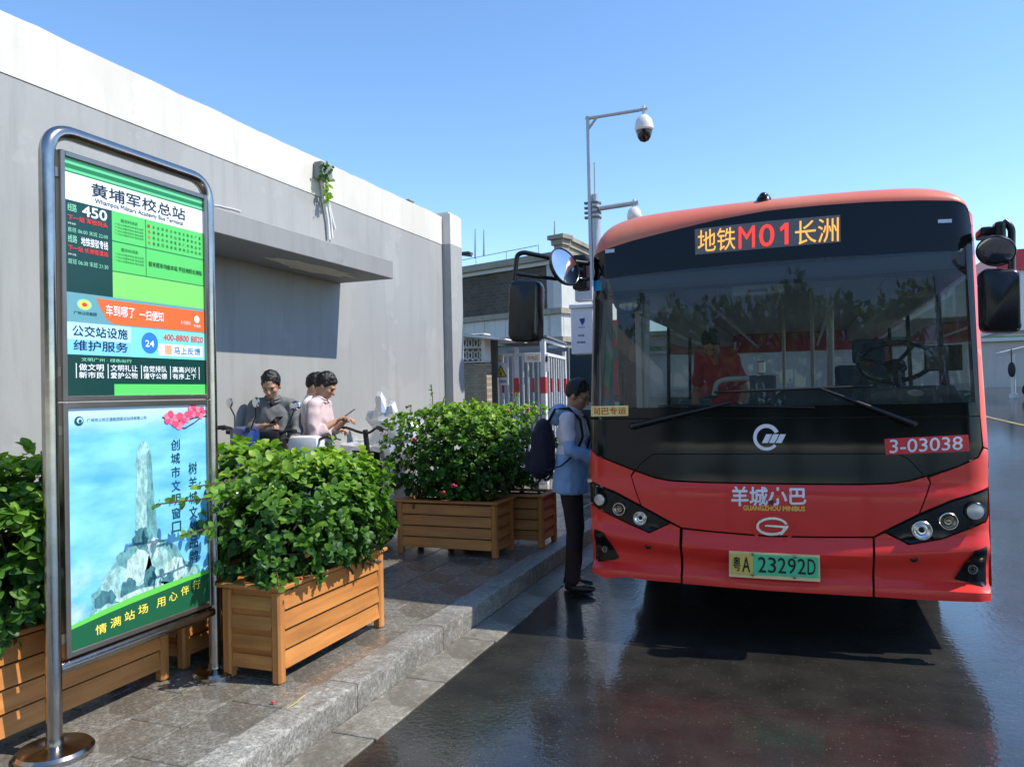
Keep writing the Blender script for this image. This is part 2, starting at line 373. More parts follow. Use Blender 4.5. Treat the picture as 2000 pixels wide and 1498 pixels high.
# ================================================================== LONG GREY WALL WITH CANOPY
def plaster(name, c, streak=0.25):
    m, n, L, b = node_mat(name); tcn = n.new('ShaderNodeTexCoord'); tc = tcn.outputs['Object']
    mp = n.new('ShaderNodeMapping'); mp.inputs['Scale'].default_value = (3.0, 3.0, 0.25); L.new(tc, mp.inputs['Vector'])
    st = tnoise(n, L, mp.outputs[0], 2.2, 6, 0.65); cl = tnoise(n, L, tc, 0.9, 6, 0.6); fn = tnoise(n, L, tc, 40, 4, 0.6)
    base = mixc(n, L, ramp(n, L, cl, [(0.3, 0.0), (0.7, 1.0)]), tuple(v * 0.93 for v in c), tuple(min(1, v * 1.05) for v in c))
    base = mixc(n, L, ramp(n, L, st, [(0.50, 0.0), (0.75, streak)]), base, tuple(v * 0.72 for v in c))
    base = mixc(n, L, math_(n, L, 'MULTIPLY', ramp(n, L, fn, [(0.62, 0.0), (0.75, 1.0)]), 0.06), base, (0.08, 0.07, 0.06))
    pt = tnoise(n, L, tc, 0.55, 3, 0.5); base = mixc(n, L, ramp(n, L, pt, [(0.495, 0.0), (0.515, 0.42)]), base, tuple(v * 0.86 for v in c))
    p2 = tnoise(n, L, tc, 1.3, 4, 0.6); base = mixc(n, L, ramp(n, L, p2, [(0.62, 0.0), (0.635, 0.35)]), base, tuple(min(1, v * 1.16) for v in c))
    L.new(base, b.inputs['Base Color']); b.inputs['Roughness'].default_value = 0.8
    bp = n.new('ShaderNodeBump'); bp.inputs['Strength'].default_value = 0.12; bp.inputs['Distance'].default_value = 0.01; L.new(math_(n, L, 'ADD', fn, cl), bp.inputs['Height']); L.new(bp.outputs[0], b.inputs['Normal'])
    return m
GREYP = plaster('grey_wall_paint', (0.345, 0.347, 0.335), 0.7); WHITEP = plaster('white_wall_paint', (0.65, 0.62, 0.55), 0.5); CANP = plaster('canopy_grey_paint', (0.275, 0.275, 0.268), 0.5)
WX = -4.8
wall = thing('boundary_wall', 'long grey wall with white top band and projecting canopy behind the bus stop', 'wall', (WX, 5, 0))
m = MB(); m.box((WX - 0.30, -7, 0.0), (WX, 9.93, 3.755)); m.build('wall_face', GREYP, wall)
# white band, its top edge a little ragged
m = MB(); ny = 150; vs = []; fs = []
for j in range(ny + 1):
    y = -7 + 16.93 * j / ny; z = 4.165 + 0.012 * noise.noise((y * 3.1, 0, 0)) + 0.008 * noise.noise((y * 14, 2, 0))
    vs += [(WX - 0.30, y, 3.758), (WX + 0.006, y, 3.758), (WX + 0.006, y, z - 0.004), (WX - 0.002, y, z), (WX - 0.30, y, z)]
for j in range(ny):
    for k in range(5): fs.append((j * 5 + k, j * 5 + (k + 1) % 5, j * 5 + 5 + (k + 1) % 5, j * 5 + 5 + k))
fs += [(0, 1, 2, 3, 4), tuple(reversed(range(ny * 5, ny * 5 + 5)))]
m.add(vs, fs); m.build('white_band', WHITEP, wall)
m = MB(); m.box((WX - 0.30, 9.935, 0.0), (WX + 0.13, 10.32, 3.76)); m.build('pillar', GREYP, wall)
m = MB(); m.box((WX - 0.30, 9.935, 3.763), (WX + 0.13, 10.32, 4.20)); m.box((WX - 0.2, 9.95, 4.203), (WX + 0.10, 10.3, 4.225)); m.build('pillar_top', WHITEP, wall)
m = MB(); m.box((WX + 0.002, 3.98, 2.878), (-4.13, 7.32, 3.07), 0.006); can = m.build('canopy', CANP, wall)
# paint flaked off the canopy soffit: a thin irregular patch of bare render
poly = []; c0 = Vector((-4.46, 6.35, 2.8755)); rp = random.Random(9)
for k in range(26):
    t = 2 * math.pi * k / 26; rr = 1 + rp.uniform(-.22, .22)
    poly.append((c0.x + 0.16 * math.cos(t) * rr, c0.y + 0.62 * math.sin(t) * rr, c0.z))
m = MB(); m.prism(poly, (0, 0, 0), (0, 0, 0.002)); m.build('bare_patch', pm('bare_render', (0.62, 0.55, 0.45), 0.9, 0, .15, 9), can)
m = MB(); m.box((WX - 0.2, 8.9, 4.17), (WX - 0.06, 9.45, 4.20), 0.004); m.box((WX - 0.22, 9.05, 4.203), (WX - 0.05, 9.2, 4.22)); m.build('loose_tile', pm('roof_tile_dark', (0.16, 0.14, 0.12), 0.8), wall)
m = MB(); cr = [onx(x, y, WX + 0.009) for x, y in ((418, 401), (430, 402), (440, 405), (455, 408), (470, 413))]
m.tube(cr, 0.004, 5); m.build('crack_filler', pm('crack_white', (0.75, 0.75, 0.72), 0.8), wall)
# conduits running down the wall from a weedy box
cw = thing('wall_conduit', 'pale conduits with a small weedy box hanging on the wall above the canopy', 'conduit', (WX + 0.02, 7.05, 3.07))
PVC = pm('pvc_white', (0.72, 0.71, 0.68), 0.5, 0, .1, 10)
m = MB(); m.tube([onx(x, y, WX + .03) for x, y in ((627, 352), (632, 385), (640, 430), (643, 468))] , 0.018, 8); m.build('pipe', PVC, cw, True)
m = MB(); m.tube([onx(x, y, WX + .028) for x, y in ((640, 345), (640, 392), (646, 430), (649, 466))], 0.013, 8); m.build('pipe', PVC, cw, True)
m = MB(); m.tube([onx(x, y, WX + .03) for x, y in ((641, 395), (648, 425), (654, 448))], 0.016, 8); m.build('pipe', PVC, cw, True)
bx = onx(632, 334, WX + .07); m = MB(); m.box(bx - Vector((.06, .10, .10)), bx + Vector((.05, .10, .08)), .012); m.build('junction_box', pm('box_greygreen', (0.20, 0.23, 0.21), .6), cw)
# ================================================================== BUS STOP SIGN
SX = -2.96
STEEL = pm('stainless_steel', (0.40, 0.375, 0.35), 0.20, 1.0, 0.18, 14, bump=0.02, bscale=30, rvar=0.10, dirt=((0.20, 0.17, 0.14), 0.5, 5))
FRAME = pm('bronze_frame_metal', (0.28, 0.25, 0.22), 0.32, 0.9, 0.2, 10, rvar=0.1)
DARKM = pm('dark_gasket', (0.02, 0.02, 0.02), 0.5)
sign = thing('bus_stop_sign', 'tall stainless steel bus stop sign with green timetable above a blue poster', 'sign', (SX, 2.78, PZ))
YL, YR = 2.325, 3.262
m = MB(); m.tube(arc_pts([(SX, YL, PZ + .02), (SX, YL, 2.785), (SX, YR, 2.785), (SX, YR, PZ + .02)], 0.13, 10), 0.031, 20); m.build('tube_frame', STEEL, sign, True)
m = MB(); m.tube([(SX, YL + .02, .497), (SX, YR - .02, .497)], 0.028, 16); m.build('bottom_rail', STEEL, sign, True)
for yy, rr in ((YL, .15), (YR, .115)):
    m = MB(); m.lathe([(rr, 0), (rr, .022), (rr - .012, .034), (.05, .037), (.034, .045), (.034, .07)], (SX, yy, PZ), n=40); m.build('base_disc', STEEL, sign, True)
def framed(z0, z1, nm):
    y0, y1 = 2.372, 3.236; b = 0.024; x0, x1 = SX - 0.03, SX + 0.022
    m = MB(); m.box((x0, y0, z0), (x1, y0 + b, z1), .003); m.box((x0, y1 - b, z0), (x1, y1, z1), .003)
    m.box((x0, y0 + b, z0), (x1 - .001, y1 - b, z0 + b), .003); m.box((x0, y0 + b, z1 - b), (x1 - .001, y1 - b, z1), .003); fr = m.build(nm, FRAME, sign)
    return fr
framed(1.622, 2.70, 'panel_frame'); framed(.533, 1.617, 'panel_frame')
for yy in (2.362, 3.240):
    for zz in (.62, 1.5, 1.75, 2.6):
        m = MB(); m.box((SX - .012, yy - .012, zz - .02), (SX + .012, yy + .012, zz + .02)); m.build('bracket', FRAME, sign)
PY0, PY1 = 2.396, 3.212
PX = SX + 0.008
def panel(z0, z1, nm, mat):
    m = MB(); m.box((SX - .022, PY0, z0), (PX, PY1, z1)); return m.build(nm, mat, sign)
class Sheet:
    """flat print on a panel: fields are thin films, each a little above the last"""
    def __init__(s, z0, z1, parent): s.z0, s.z1, s.p = z0, z1, parent
    def pt(s, u, v, k): return Vector((PX + 0.0006 * k, PY0 + (PY1 - PY0) * u, s.z1 + (s.z0 - s.z1) * v))
    def poly(s, uv, mat, k=1, name='print_field'):
        m = MB(); m.prism([s.pt(u, v, k) for u, v in uv], (0, 0, 0), (-.0004, 0, 0)); return m.build(name, mat, s.p)
    def rect(s, u0, v0, u1, v1, mat, k=1, name='print_field'): return s.poly([(u0, v0), (u1, v0), (u1, v1), (u0, v1)], mat, k, name)
    def text(s, t, u0, v0, u1, v1, mat, k=4, bold=0.0, name='lettering'):
        return letter(t, lambda a, b: s.pt(u0 + (u1 - u0) * a, v1 + (v0 - v1) * b, k), mat, s.p, name, bold)
    def ell(s, u, v, ru, rv, mat, k=2, n=28, name='print_field'):
        return s.poly([(u + ru * math.cos(2 * math.pi * i / n), v + rv * math.sin(2 * math.pi * i / n)) for i in range(n)], mat, k, name)
I = {k: ink('print_' + k, c, 0.3) for k, c in dict(green=(.36, .80, .40), lgreen=(.50, .84, .42), dgreen=(.06, .24, .22), bgreen=(.42, .80, .55), mgreen=(.12, .48, .28), white=(.93, .95, .97), black=(.10, .14, .18),
     red=(.90, .25, .25), orange=(.95, .42, .22), teal=(.40, .62, .66), cyan=(.50, .88, .86), blue=(.20, .50, .85), pblue=(.72, .92, .99), navy=(.08, .16, .33), tgreen=(.10, .36, .16), yellow=(.95, .88, .35), grass=(.40, .78, .32), foot=(.10, .36, .24), mint=(.55, .85, .70), pink=(.93, .50, .60), twig=(.22, .12, .14), inkteal=(.08, .30, .34)).items()}
pan = panel(1.646, 2.678, 'timetable', I['green']); S = Sheet(1.646, 2.678, pan)
S.rect(0, 0, 1, .058, I['bgreen']); S.rect(0, .026, 1, .044, I['mgreen'], 2); S.rect(0, .056, 1, .062, I['mgreen'], 2)
S.rect(0, .062, 1, .178, I['white'])
S.text('黄埔军校总站', .17, .078, .85, .136, I['black'], 3, .012)
S.text('Whampoa Military Academy Bus Terminal', .19, .143, .83, .170, I['black'], 3, .004)
S.rect(0, .178, .30, .565, I['dgreen'])
S.text('线路', .02, .192, .075, .225, I['mint'], 3, .012); S.text('450', .11, .188, .265, .232, I['white'], 3, .03)
S.text('下一站 军校码头', .02, .240, .27, .262, I['red'], 3, .02); S.text('开往', .02, .272, .07, .28, I['white'], 3)
S.text('首班 06:00 末班 22:00', .02, .292, .27, .312, I['mint'], 3); S.text('线路', .02, .324, .075, .356, I['mint'], 3, .012)
S.text('地铁接驳专线', .10, .324, .27, .360, I['white'], 3, .02); S.text('下一站 长洲街道站', .02, .368, .27, .390, I['red'], 3, .02)
S.text('开往', .02, .402, .07, .41, I['white'], 3); S.text('首班 06:30 末班 21:30', .02, .424, .27, .446, I['mint'], 3)
for v in (.312, .447):
    S.rect(.30, v - .002, 1, v + .002, I['mgreen'], 2)
S.rect(.535, .178, .539, .447, I['mgreen'], 2)
for (v, t) in ((.205, '服务时间表'), (.336, '服务时间表')):
    S.text(t, .36, v, .48, v + .016, I['tgreen'], 3)
for v in (.228, .243, .258, .272, .362, .377, .392): S.text('广州公交服务热线 每日运营', .32, v, .52, v + .009, I['tgreen'], 3)
S.text('黄', .548, .20, .566, .214, I['red'], 3, .02)
for i, t in enumerate(('黄埔军校', '长洲街道', '金洲北路', '深井村口', '安来市场', '大学城南', '中山医院', '地铁官洲', '北亭广场', '南亭村口', '华师附中', '广外总站', '星海学院')):
    u = .555 + i * .034
    for j, ch in enumerate(t):
        S.text(ch, u, .20 + j * .026, u + .016, .214 + j * .026, I['red'] if i == 0 else I['tgreen'], 3, .01)
S.text('首末班车均由本站 开往地铁长洲站', .555, .372, .985, .396, I['tgreen'], 3, .015)
S.rect(.30, .450, 1, .565, I['lgreen'])
S.rect(0, .565, 1, .690, I['teal']); S.poly([(.19, .578), (1, .578), (1, .684), (.31, .684), (.26, .668), (.225, .63)], I['orange'], 2)
S.ell(.115, .612, .046, .024, I['mint'], 2); S.ell(.115, .612, .036, .018, I['yellow'], 3); S.ell(.115, .612, .016, .009, I['red'], 4)
S.text('广州公交集团', .05, .642, .19, .656, I['inkteal'], 3, .01)
S.text('车到哪了', .25, .60, .445, .648, I['white'], 4, .012); S.text('一扫便知', .48, .606, .66, .652, I['white'], 4, .012)
S.text('扫一扫 查公交', .80, .635, .88, .654, I['white'], 4); S.ell(.935, .622, .022, .018, I['white'], 3); S.text('羊城通', .905, .648, .965, .662, I['white'], 4)
S.rect(0, .690, 1, .826, I['cyan']); S.rect(0, .690, .42, .826, I['pblue'], 2); S.rect(0, .762, .42, .826, ink('print_sky', (.50, .80, .96)), 3)
S.text('公交站设施', .04, .702, .395, .748, I['navy'], 4, .014); S.text('维护服务', .045, .764, .395, .808, I['navy'], 4, .014)
S.ell(.555, .757, .062, .050, I['blue'], 2); S.text('24', .52, .745, .585, .775, I['white'], 4, .02)
S.rect(.62, .757, .98, .812, I['white'], 2); S.text('400-8800 8820', .66, .708, .985, .738, I['red'], 4, .012); S.rect(.67, .762, .722, .806, ink('print_salmon', (.97, .66, .52)), 3)
S.text('马上反馈', .74, .768, .96, .803, I['blue'], 4, .012)
S.rect(0, .826, 1, 1, I['dgreen']); S.text('文明广州 · 绿色出行', .09, .838, .42, .854, I['mint'], 4, .008)
for i, (a, b_) in enumerate((('做文明', '新市民'), ('文明礼让', '爱护公物'), ('自觉排队', '遵守公德'), ('高高兴兴', '有序上下'))):
    u = (.075, .275, .505, .725)[i]; w_ = (.155, .185, .175, .195)[i]
    S.rect(u - .018, .862, u - .013, .925, I['white'], 3); S.text(a, u, .864, u + w_, .893, I['white'], 4, .014); S.text(b_, u, .898, u + w_, .925, I['white'], 4, .014)
S.rect(.945, .862, .950, .925, I['white'], 3)
S.rect(.30, .950, 1, 1, I['green'], 2)
# lower poster -----------------------------------------------------------------------------------------
def poster_sky():
    m, n, L, b = node_mat('poster_sky_print'); tcn = n.new('ShaderNodeTexCoord'); tc = tcn.outputs['Object']
    sx = n.new('ShaderNodeSeparateXYZ'); L.new(tc, sx.inputs[0])
    mp = n.new('ShaderNodeMapping'); mp.inputs['Scale'].default_value = (1, 1.6, 5.0); mp.inputs['Rotation'].default_value = (0.25, 0, 0); L.new(tc, mp.inputs['Vector'])
    st = tnoise(n, L, mp.outputs[0], 2.0, 5, 0.5); cl = tnoise(n, L, tc, 3.0, 6, 0.6)
    base = mixc(n, L, ramp(n, L, st, [(0.32, 0.0), (0.68, 1.0)]), lin((.36, .68, .93)), lin((.56, .86, .97)))
    h = n.new('ShaderNodeMapRange'); h.inputs[1].default_value = 1.0; h.inputs[2].default_value = 0.45; L.new(sx.outputs[2], h.inputs[0])
    left = n.new('ShaderNodeMapRange'); left.inputs[1].default_value = 0.05; left.inputs[2].default_value = -0.38; L.new(sx.outputs[1], left.inputs[0])
    cm = math_(n, L, 'MULTIPLY', ramp(n, L, cl, [(0.45, 0.0), (0.62, 0.9)]), math_(n, L, 'MULTIPLY', h.outputs[0], left.outputs[0]))
    base = mixc(n, L, cm, base, lin((.93, .95, .98)))
    top = n.new('ShaderNodeMapRange'); top.inputs[1].default_value = 1.32; top.inputs[2].default_value = 1.46; L.new(sx.outputs[2], top.inputs[0])
    base = mixc(n, L, math_(n, L, 'MULTIPLY', top.outputs[0], 0.75), base, lin((.90, .94, .97)))
    L.new(base, b.inputs['Base Color']); b.inputs['Roughness'].default_value = 0.25
    return m
pos = panel(.557, 1.593, 'poster', poster_sky()); Q = Sheet(.557, 1.593, pos)
def stone_print(nm, a, c):
    m, n, L, b = node_mat(nm); tc = n.new('ShaderNodeTexCoord').outputs['Object']; mp = n.new('ShaderNodeMapping'); mp.inputs['Scale'].default_value = (1, 1.5, .7); L.new(tc, mp.inputs['Vector'])
    f = tnoise(n, L, mp.outputs[0], 16.0, 8, .75); g = tnoise(n, L, mp.outputs[0], 42.0, 5, .7); a = lin(a)
    base = mixc(n, L, ramp(n, L, f, [(.34, 0.0), (.5, .55), (.66, 1.0)]), tuple(v * .42 for v in a), tuple(min(1, v * 1.18) for v in a)); base = mixc(n, L, ramp(n, L, g, [(.40, .55), (.50, 0.0)]), base, tuple(v * .35 for v in a))
    L.new(base, b.inputs['Base Color']); b.inputs['Roughness'].default_value = .3; return m
ST1 = stone_print('poster_stone_light', (.66, .86, .86), 0); ST2 = stone_print('poster_stone_mid', (.46, .70, .72), 0); ST3 = stone_print('poster_stone_dark', (.30, .52, .56), 0); ST4 = stone_print('poster_stone_pale', (.80, .93, .92), 0)
# a generic rocky monument: boulders, ledges and a plain standing stone
def rough_poly(pts, amp, seed, sub=4):
    r = random.Random(seed); out = []
    for i in range(len(pts)):
        a = pts[i]; b = pts[(i + 1) % len(pts)]
        for k in range(sub):
            t = k / sub; out.append((a[0] + (b[0] - a[0]) * t + r.uniform(-amp, amp), a[1] + (b[1] - a[1]) * t + r.uniform(-amp, amp)))
    return out
Q.poly(rough_poly([(.12, .885), (.14, .80), (.24, .74), (.30, .66), (.42, .62), (.60, .62), (.74, .68), (.80, .76), (.92, .80), (.94, .875)], .008, 1), ST2, 1)
Q.poly(rough_poly([(.42, .64), (.435, .48), (.44, .33), (.45, .20), (.50, .155), (.545, .19), (.56, .33), (.575, .48), (.60, .64)], .006, 2), ST1, 2)
Q.poly(rough_poly([(.51, .63), (.52, .40), (.515, .22), (.545, .20), (.56, .34), (.575, .48), (.60, .63)], .006, 3), ST2, 3)
for i, (u, v, ru, rv, mt, k) in enumerate(((.30, .78, .10, .075, ST1, 2), (.45, .74, .10, .085, ST4, 3), (.60, .75, .11, .09, ST1, 3), (.72, .79, .09, .06, ST4, 4), (.22, .83, .07, .04, ST3, 3), (.38, .82, .06, .05, ST3, 5), (.53, .80, .045, .06, ST3, 5), (.66, .83, .05, .03, ST3, 6), (.84, .83, .07, .035, ST1, 3), (.50, .855, .22, .028, ST4, 6), (.24, .875, .10, .022, ST1, 6), (.47, .60, .06, .05, ST3, 4), (.56, .66, .05, .05, ST4, 4))):
    Q.poly(rough_poly([(u + ru * math.cos(t * math.pi / 4), v + rv * math.sin(t * math.pi / 4)) for t in range(8)], .008, 20 + i, 3), mt, k)
sw = [(0, .912), (.2, .895), (.4, .882), (.6, .872), (.8, .862), (1, .855)]
Q.poly([(u, v - .016 - .012 * math.sin(u * 3.1)) for u, v in sw] + [(1, .9), (0, .95)], I['grass'], 8); Q.poly(sw + [(1, 1), (0, 1)], I['foot'], 9)
for i, ch in enumerate('情满站场'): Q.text(ch, .15 + i * .095, .928 - i * .008, .22 + i * .095, .970 - i * .008, I['yellow'], 11, .012)
for i, ch in enumerate('用心伴行'): Q.text(ch, .57 + i * .095, .900 - i * .009, .635 + i * .095, .942 - i * .009, I['yellow'], 11, .012)
for i, ch in enumerate('创城市文明窗口'): Q.text(ch, .705, .165 + i * .066, .775, .217 + i * .066, I['inkteal'], 3, .012)
for i, ch in enumerate('树羊城文旅品牌'): Q.text(ch, .845, .285 + i * .073, .915, .345 + i * .073, I['inkteal'], 3, .012)
Q.text('广州市公共交通集团客运站场有限公司', .12, .045, .52, .062, I['inkteal'], 3)
Q.ell(.072, .055, .028, .020, I['inkteal'], 2); Q.ell(.076, .053, .018, .012, I['pblue'], 3); Q.ell(.078, .056, .010, .008, I['inkteal'], 4)
for pts in (((.64, .055), (.70, .075), (.80, .085), (.90, .065), (1.0, .06)), ((.74, .105), (.82, .115), (.90, .09), (.97, .06)), ((.86, .04), (.93, .05), (1.0, .035))):
    for a, b in zip(pts, pts[1:]):
        Q.poly([(a[0], a[1] - .003), (b[0], b[1] - .003), (b[0], b[1] + .003), (a[0], a[1] + .003)], I['twig'], 3)
rb = random.Random(4)
for (u, v, r) in ((.70, .06, .05), (.77, .078, .06), (.83, .06, .04), (.89, .03, .05), (.95, .04, .045)):
    for k in range(5):
        t = k * 1.257 + rb.uniform(-.3, .3); Q.ell(u + r * .55 * math.cos(t), v + r * .4 * math.sin(t), r * .48, r * .32, I['pink'] if k % 2 else ink('print_rose', (.86, .32, .45)), 4 + k, 9)

# ================================================================== PLANTERS
def wood(name, axis):
    m, n, L, b = node_mat(name); tc = n.new('ShaderNodeTexCoord').outputs['Object']; oi = n.new('ShaderNodeObjectInfo')
    mp = n.new('ShaderNodeMapping'); sc = [26.0, 26.0, 26.0]; sc[axis] = 1.6; mp.inputs['Scale'].default_value = sc
    ad = n.new('ShaderNodeVectorMath'); ad.operation = 'ADD'; L.new(tc, ad.inputs[0]); cmb = n.new('ShaderNodeCombineXYZ'); q = math_(n, L, 'MULTIPLY', oi.outputs['Random'], 13.0)
    for i in range(3): L.new(q, cmb.inputs[i])
    L.new(cmb.outputs[0], ad.inputs[1]); L.new(ad.outputs[0], mp.inputs['Vector'])
    g = tnoise(n, L, mp.outputs[0], 1.0, 6, 0.6); big = tnoise(n, L, ad.outputs[0], 3.0, 4)
    c = mixc(n, L, ramp(n, L, g, [(0.3, 0.0), (0.7, 1.0)]), (0.37, 0.135, 0.030), (0.57, 0.245, 0.068))
    c = mixc(n, L, ramp(n, L, big, [(0.5, 0.0), (0.75, 0.45)]), c, (0.26, 0.11, 0.042))
    tone = n.new('ShaderNodeMapRange'); tone.inputs[3].default_value = 0.85; tone.inputs[4].default_value = 1.12; L.new(oi.outputs['Random'], tone.inputs[0])
    c = mixc(n, L, 1.0, c, tone.outputs[0], 'MULTIPLY'); L.new(c, b.inputs['Base Color']); b.inputs['Roughness'].default_value = 0.5
    bp = n.new('ShaderNodeBump'); bp.inputs['Strength'].default_value = 0.12; bp.inputs['Distance'].default_value = 0.004; L.new(g, bp.inputs['Height']); L.new(bp.outputs[0], b.inputs['Normal'])
    return m
WD = [wood('planter_wood_x', 0), wood('planter_wood_y', 1), wood('planter_wood_z', 2)]
DKW = pm('planter_inner_dark', (0.055, 0.026, 0.012), 0.7); SOIL = pm('planter_soil', (0.035, 0.024, 0.016), 0.9, 0, 0.4, 30, bump=0.8, bscale=40)
def make_planter(L, Wd, label, loc, rz):
    H = 0.50; t = thing('planter', label, 'planter', loc, 'slatted wooden planters along the pavement', rz)
    loc0 = Vector(loc)
    def B(nm, mb, mt): 
        me = mb.mesh(nm); return link_mesh(nm, me, mt, t)
    hx, hy, p = L / 2, Wd / 2, 0.056
    for sx in (-1, 1):
        for sy in (-1, 1):
            m = MB(); m.box((sx * hx, sy * hy, 0), (sx * (hx - p), sy * (hy - p), H - .02), .011); B('post', m, WD[2])
    nb = 4; z0 = 0.07; bh = (H - .025 - z0) / nb
    for sy in (-1, 1):
        m = MB(); m.box((-hx + p, sy * (hy - .030), z0), (hx - p, sy * (hy - .045), H - .03)); B('liner', m, DKW)
        for k in range(nb):
            a = z0 + k * bh; b = a + bh * 0.87
            pr = [(-hx + p + .001, sy * (hy - .006), a), (-hx + p + .001, sy * (hy - .026), a), (-hx + p + .001, sy * (hy - .030), b), (-hx + p + .001, sy * (hy - .020), b)]
            m = MB(); m.prism(pr, (0, 0, 0), (L - 2 * p - .002, 0, 0)); B('slat', m, WD[0])
    for sx in (-1, 1):
        m = MB(); m.box((sx * (hx - .030), -hy + p, z0), (sx * (hx - .045), hy - p, H - .03)); B('liner', m, WD[1])
        for k in range(nb):
            a = z0 + k * bh; b = a + bh * 0.64
            pr = [(sx * (hx - .005), -hy + p + .001, a), (sx * (hx - .024), -hy + p + .001, a), (sx * (hx - .030), -hy + p + .001, b), (sx * (hx - .022), -hy + p + .001, b)]
            m = MB(); m.prism(pr, (0, 0, 0), (0, Wd - 2 * p - .002, 0)); B('slat', m, WD[1])
    r = 0.075; o = 0.018
    for sy in (-1, 1):
        m = MB(); m.box((-hx - o, sy * (hy + o), H - .02), (hx + o, sy * (hy + o - r), H + .002), .004); B('rim_board', m, WD[0])
    for sx in (-1, 1):
        m = MB(); m.box((sx * (hx + o), -hy - o + r + .001, H - .02), (sx * (hx + o - r), hy + o - r - .001, H + .0015), .004); B('rim_board', m, WD[1])
    m = MB(); m.box((-hx + .046, -hy + .046, z0 + .02), (hx - .046, hy - .046, H - .05)); B('soil', m, SOIL)
    return t
make_planter(1.05, 0.37, 'wooden planter nearest the camera, its long side lit by the sun', (-2.715, 3.77, PZ), R(90))
make_planter(1.00, 0.44, 'wooden planter set crosswise in the bus shadow, left of the man with the backpack', (-3.07, 6.525, PZ), 0)
make_planter(1.00, 0.44, 'wooden planter half hidden behind the man with the backpack', (-2.82, 7.07, PZ), 0)
make_planter(1.06, 0.37, 'wooden planter at the left edge behind the bus stop sign', (-3.345, 2.625, PZ), R(90))
make_planter(1.05, 0.37, 'wooden planter mostly hidden behind the right leg of the bus stop sign', (-3.365, 3.795, PZ), R(90))

# ================================================================== SHRUBS
def leaf_mat(name, col, tr=0.35):
    m, n, L, b = node_mat(name); tc = n.new('ShaderNodeTexCoord').outputs['Object']
    nz = tnoise(n, L, tc, 9.0, 3); c = mixc(n, L, nz, tuple(v * .75 for v in col), tuple(v * 1.25 for v in col))
    L.new(c, b.inputs['Base Color']); b.inputs['Roughness'].default_value = 0.46; b.inputs['Specular IOR Level'].default_value = 0.32
    tl = n.new('ShaderNodeBsdfTranslucent'); L.new(mixc(n, L, 1.0, c, (1.3, 1.5, 0.6), 'MULTIPLY'), tl.inputs[0])
    mx = n.new('ShaderNodeMixShader'); mx.inputs[0].default_value = tr; L.new(b.outputs[0], mx.inputs[1]); L.new(tl.outputs[0], mx.inputs[2])
    L.new(mx.outputs[0], n['Material Output'].inputs[0]); return m
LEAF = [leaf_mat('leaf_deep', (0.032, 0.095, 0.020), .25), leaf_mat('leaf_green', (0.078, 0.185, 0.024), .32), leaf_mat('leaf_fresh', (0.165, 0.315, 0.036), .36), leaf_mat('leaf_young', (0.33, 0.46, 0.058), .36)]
TWIG = pm('twig_bark', (0.075, 0.05, 0.03), .8, 0, .3, 30)
def leaf_geo(L=1.0, W=0.74):
    """ovate leaf: base at the origin, along +y, folded a little along the midrib, tip drooping"""
    rows = [(0.0, 0.02), (0.12, 0.24), (0.30, 0.44), (0.50, 0.5), (0.70, 0.43), (0.86, 0.27), (0.96, 0.11), (1.0, 0.01)]; vs = []; fs = []
    for (t, hw) in rows:
        z = 0.10 * math.sin(t * 2.4) - 0.10 * t * t; vs += [(-hw * W, t * L, z + 0.22 * hw * W), (0, t * L, z), (hw * W, t * L, z + 0.22 * hw * W)]
    for i in range(len(rows) - 1):
        a = i * 3; fs += [(a, a + 1, a + 4, a + 3), (a + 1, a + 2, a + 5, a + 4)]
    return [Vector(v) for v in vs], fs
LV, LF = leaf_geo()
LEAFMESH = []
for k in range(4):
    me = bpy.data.meshes.new('leaf'); me.from_pydata([tuple(v) for v in LV], [], LF); me.shade_smooth(); me.materials.append(LEAF[k]); LEAFMESH.append(me)
PETAL = pm('bougainvillea_pink', (0.62, 0.03, 0.16), .5, 0, .2, 40); PETALR = pm('flower_red', (0.62, 0.05, 0.05), .5, 0, .2, 40); DRYLEAF = pm('dry_leaf_orange', (0.55, 0.22, 0.05), .6)
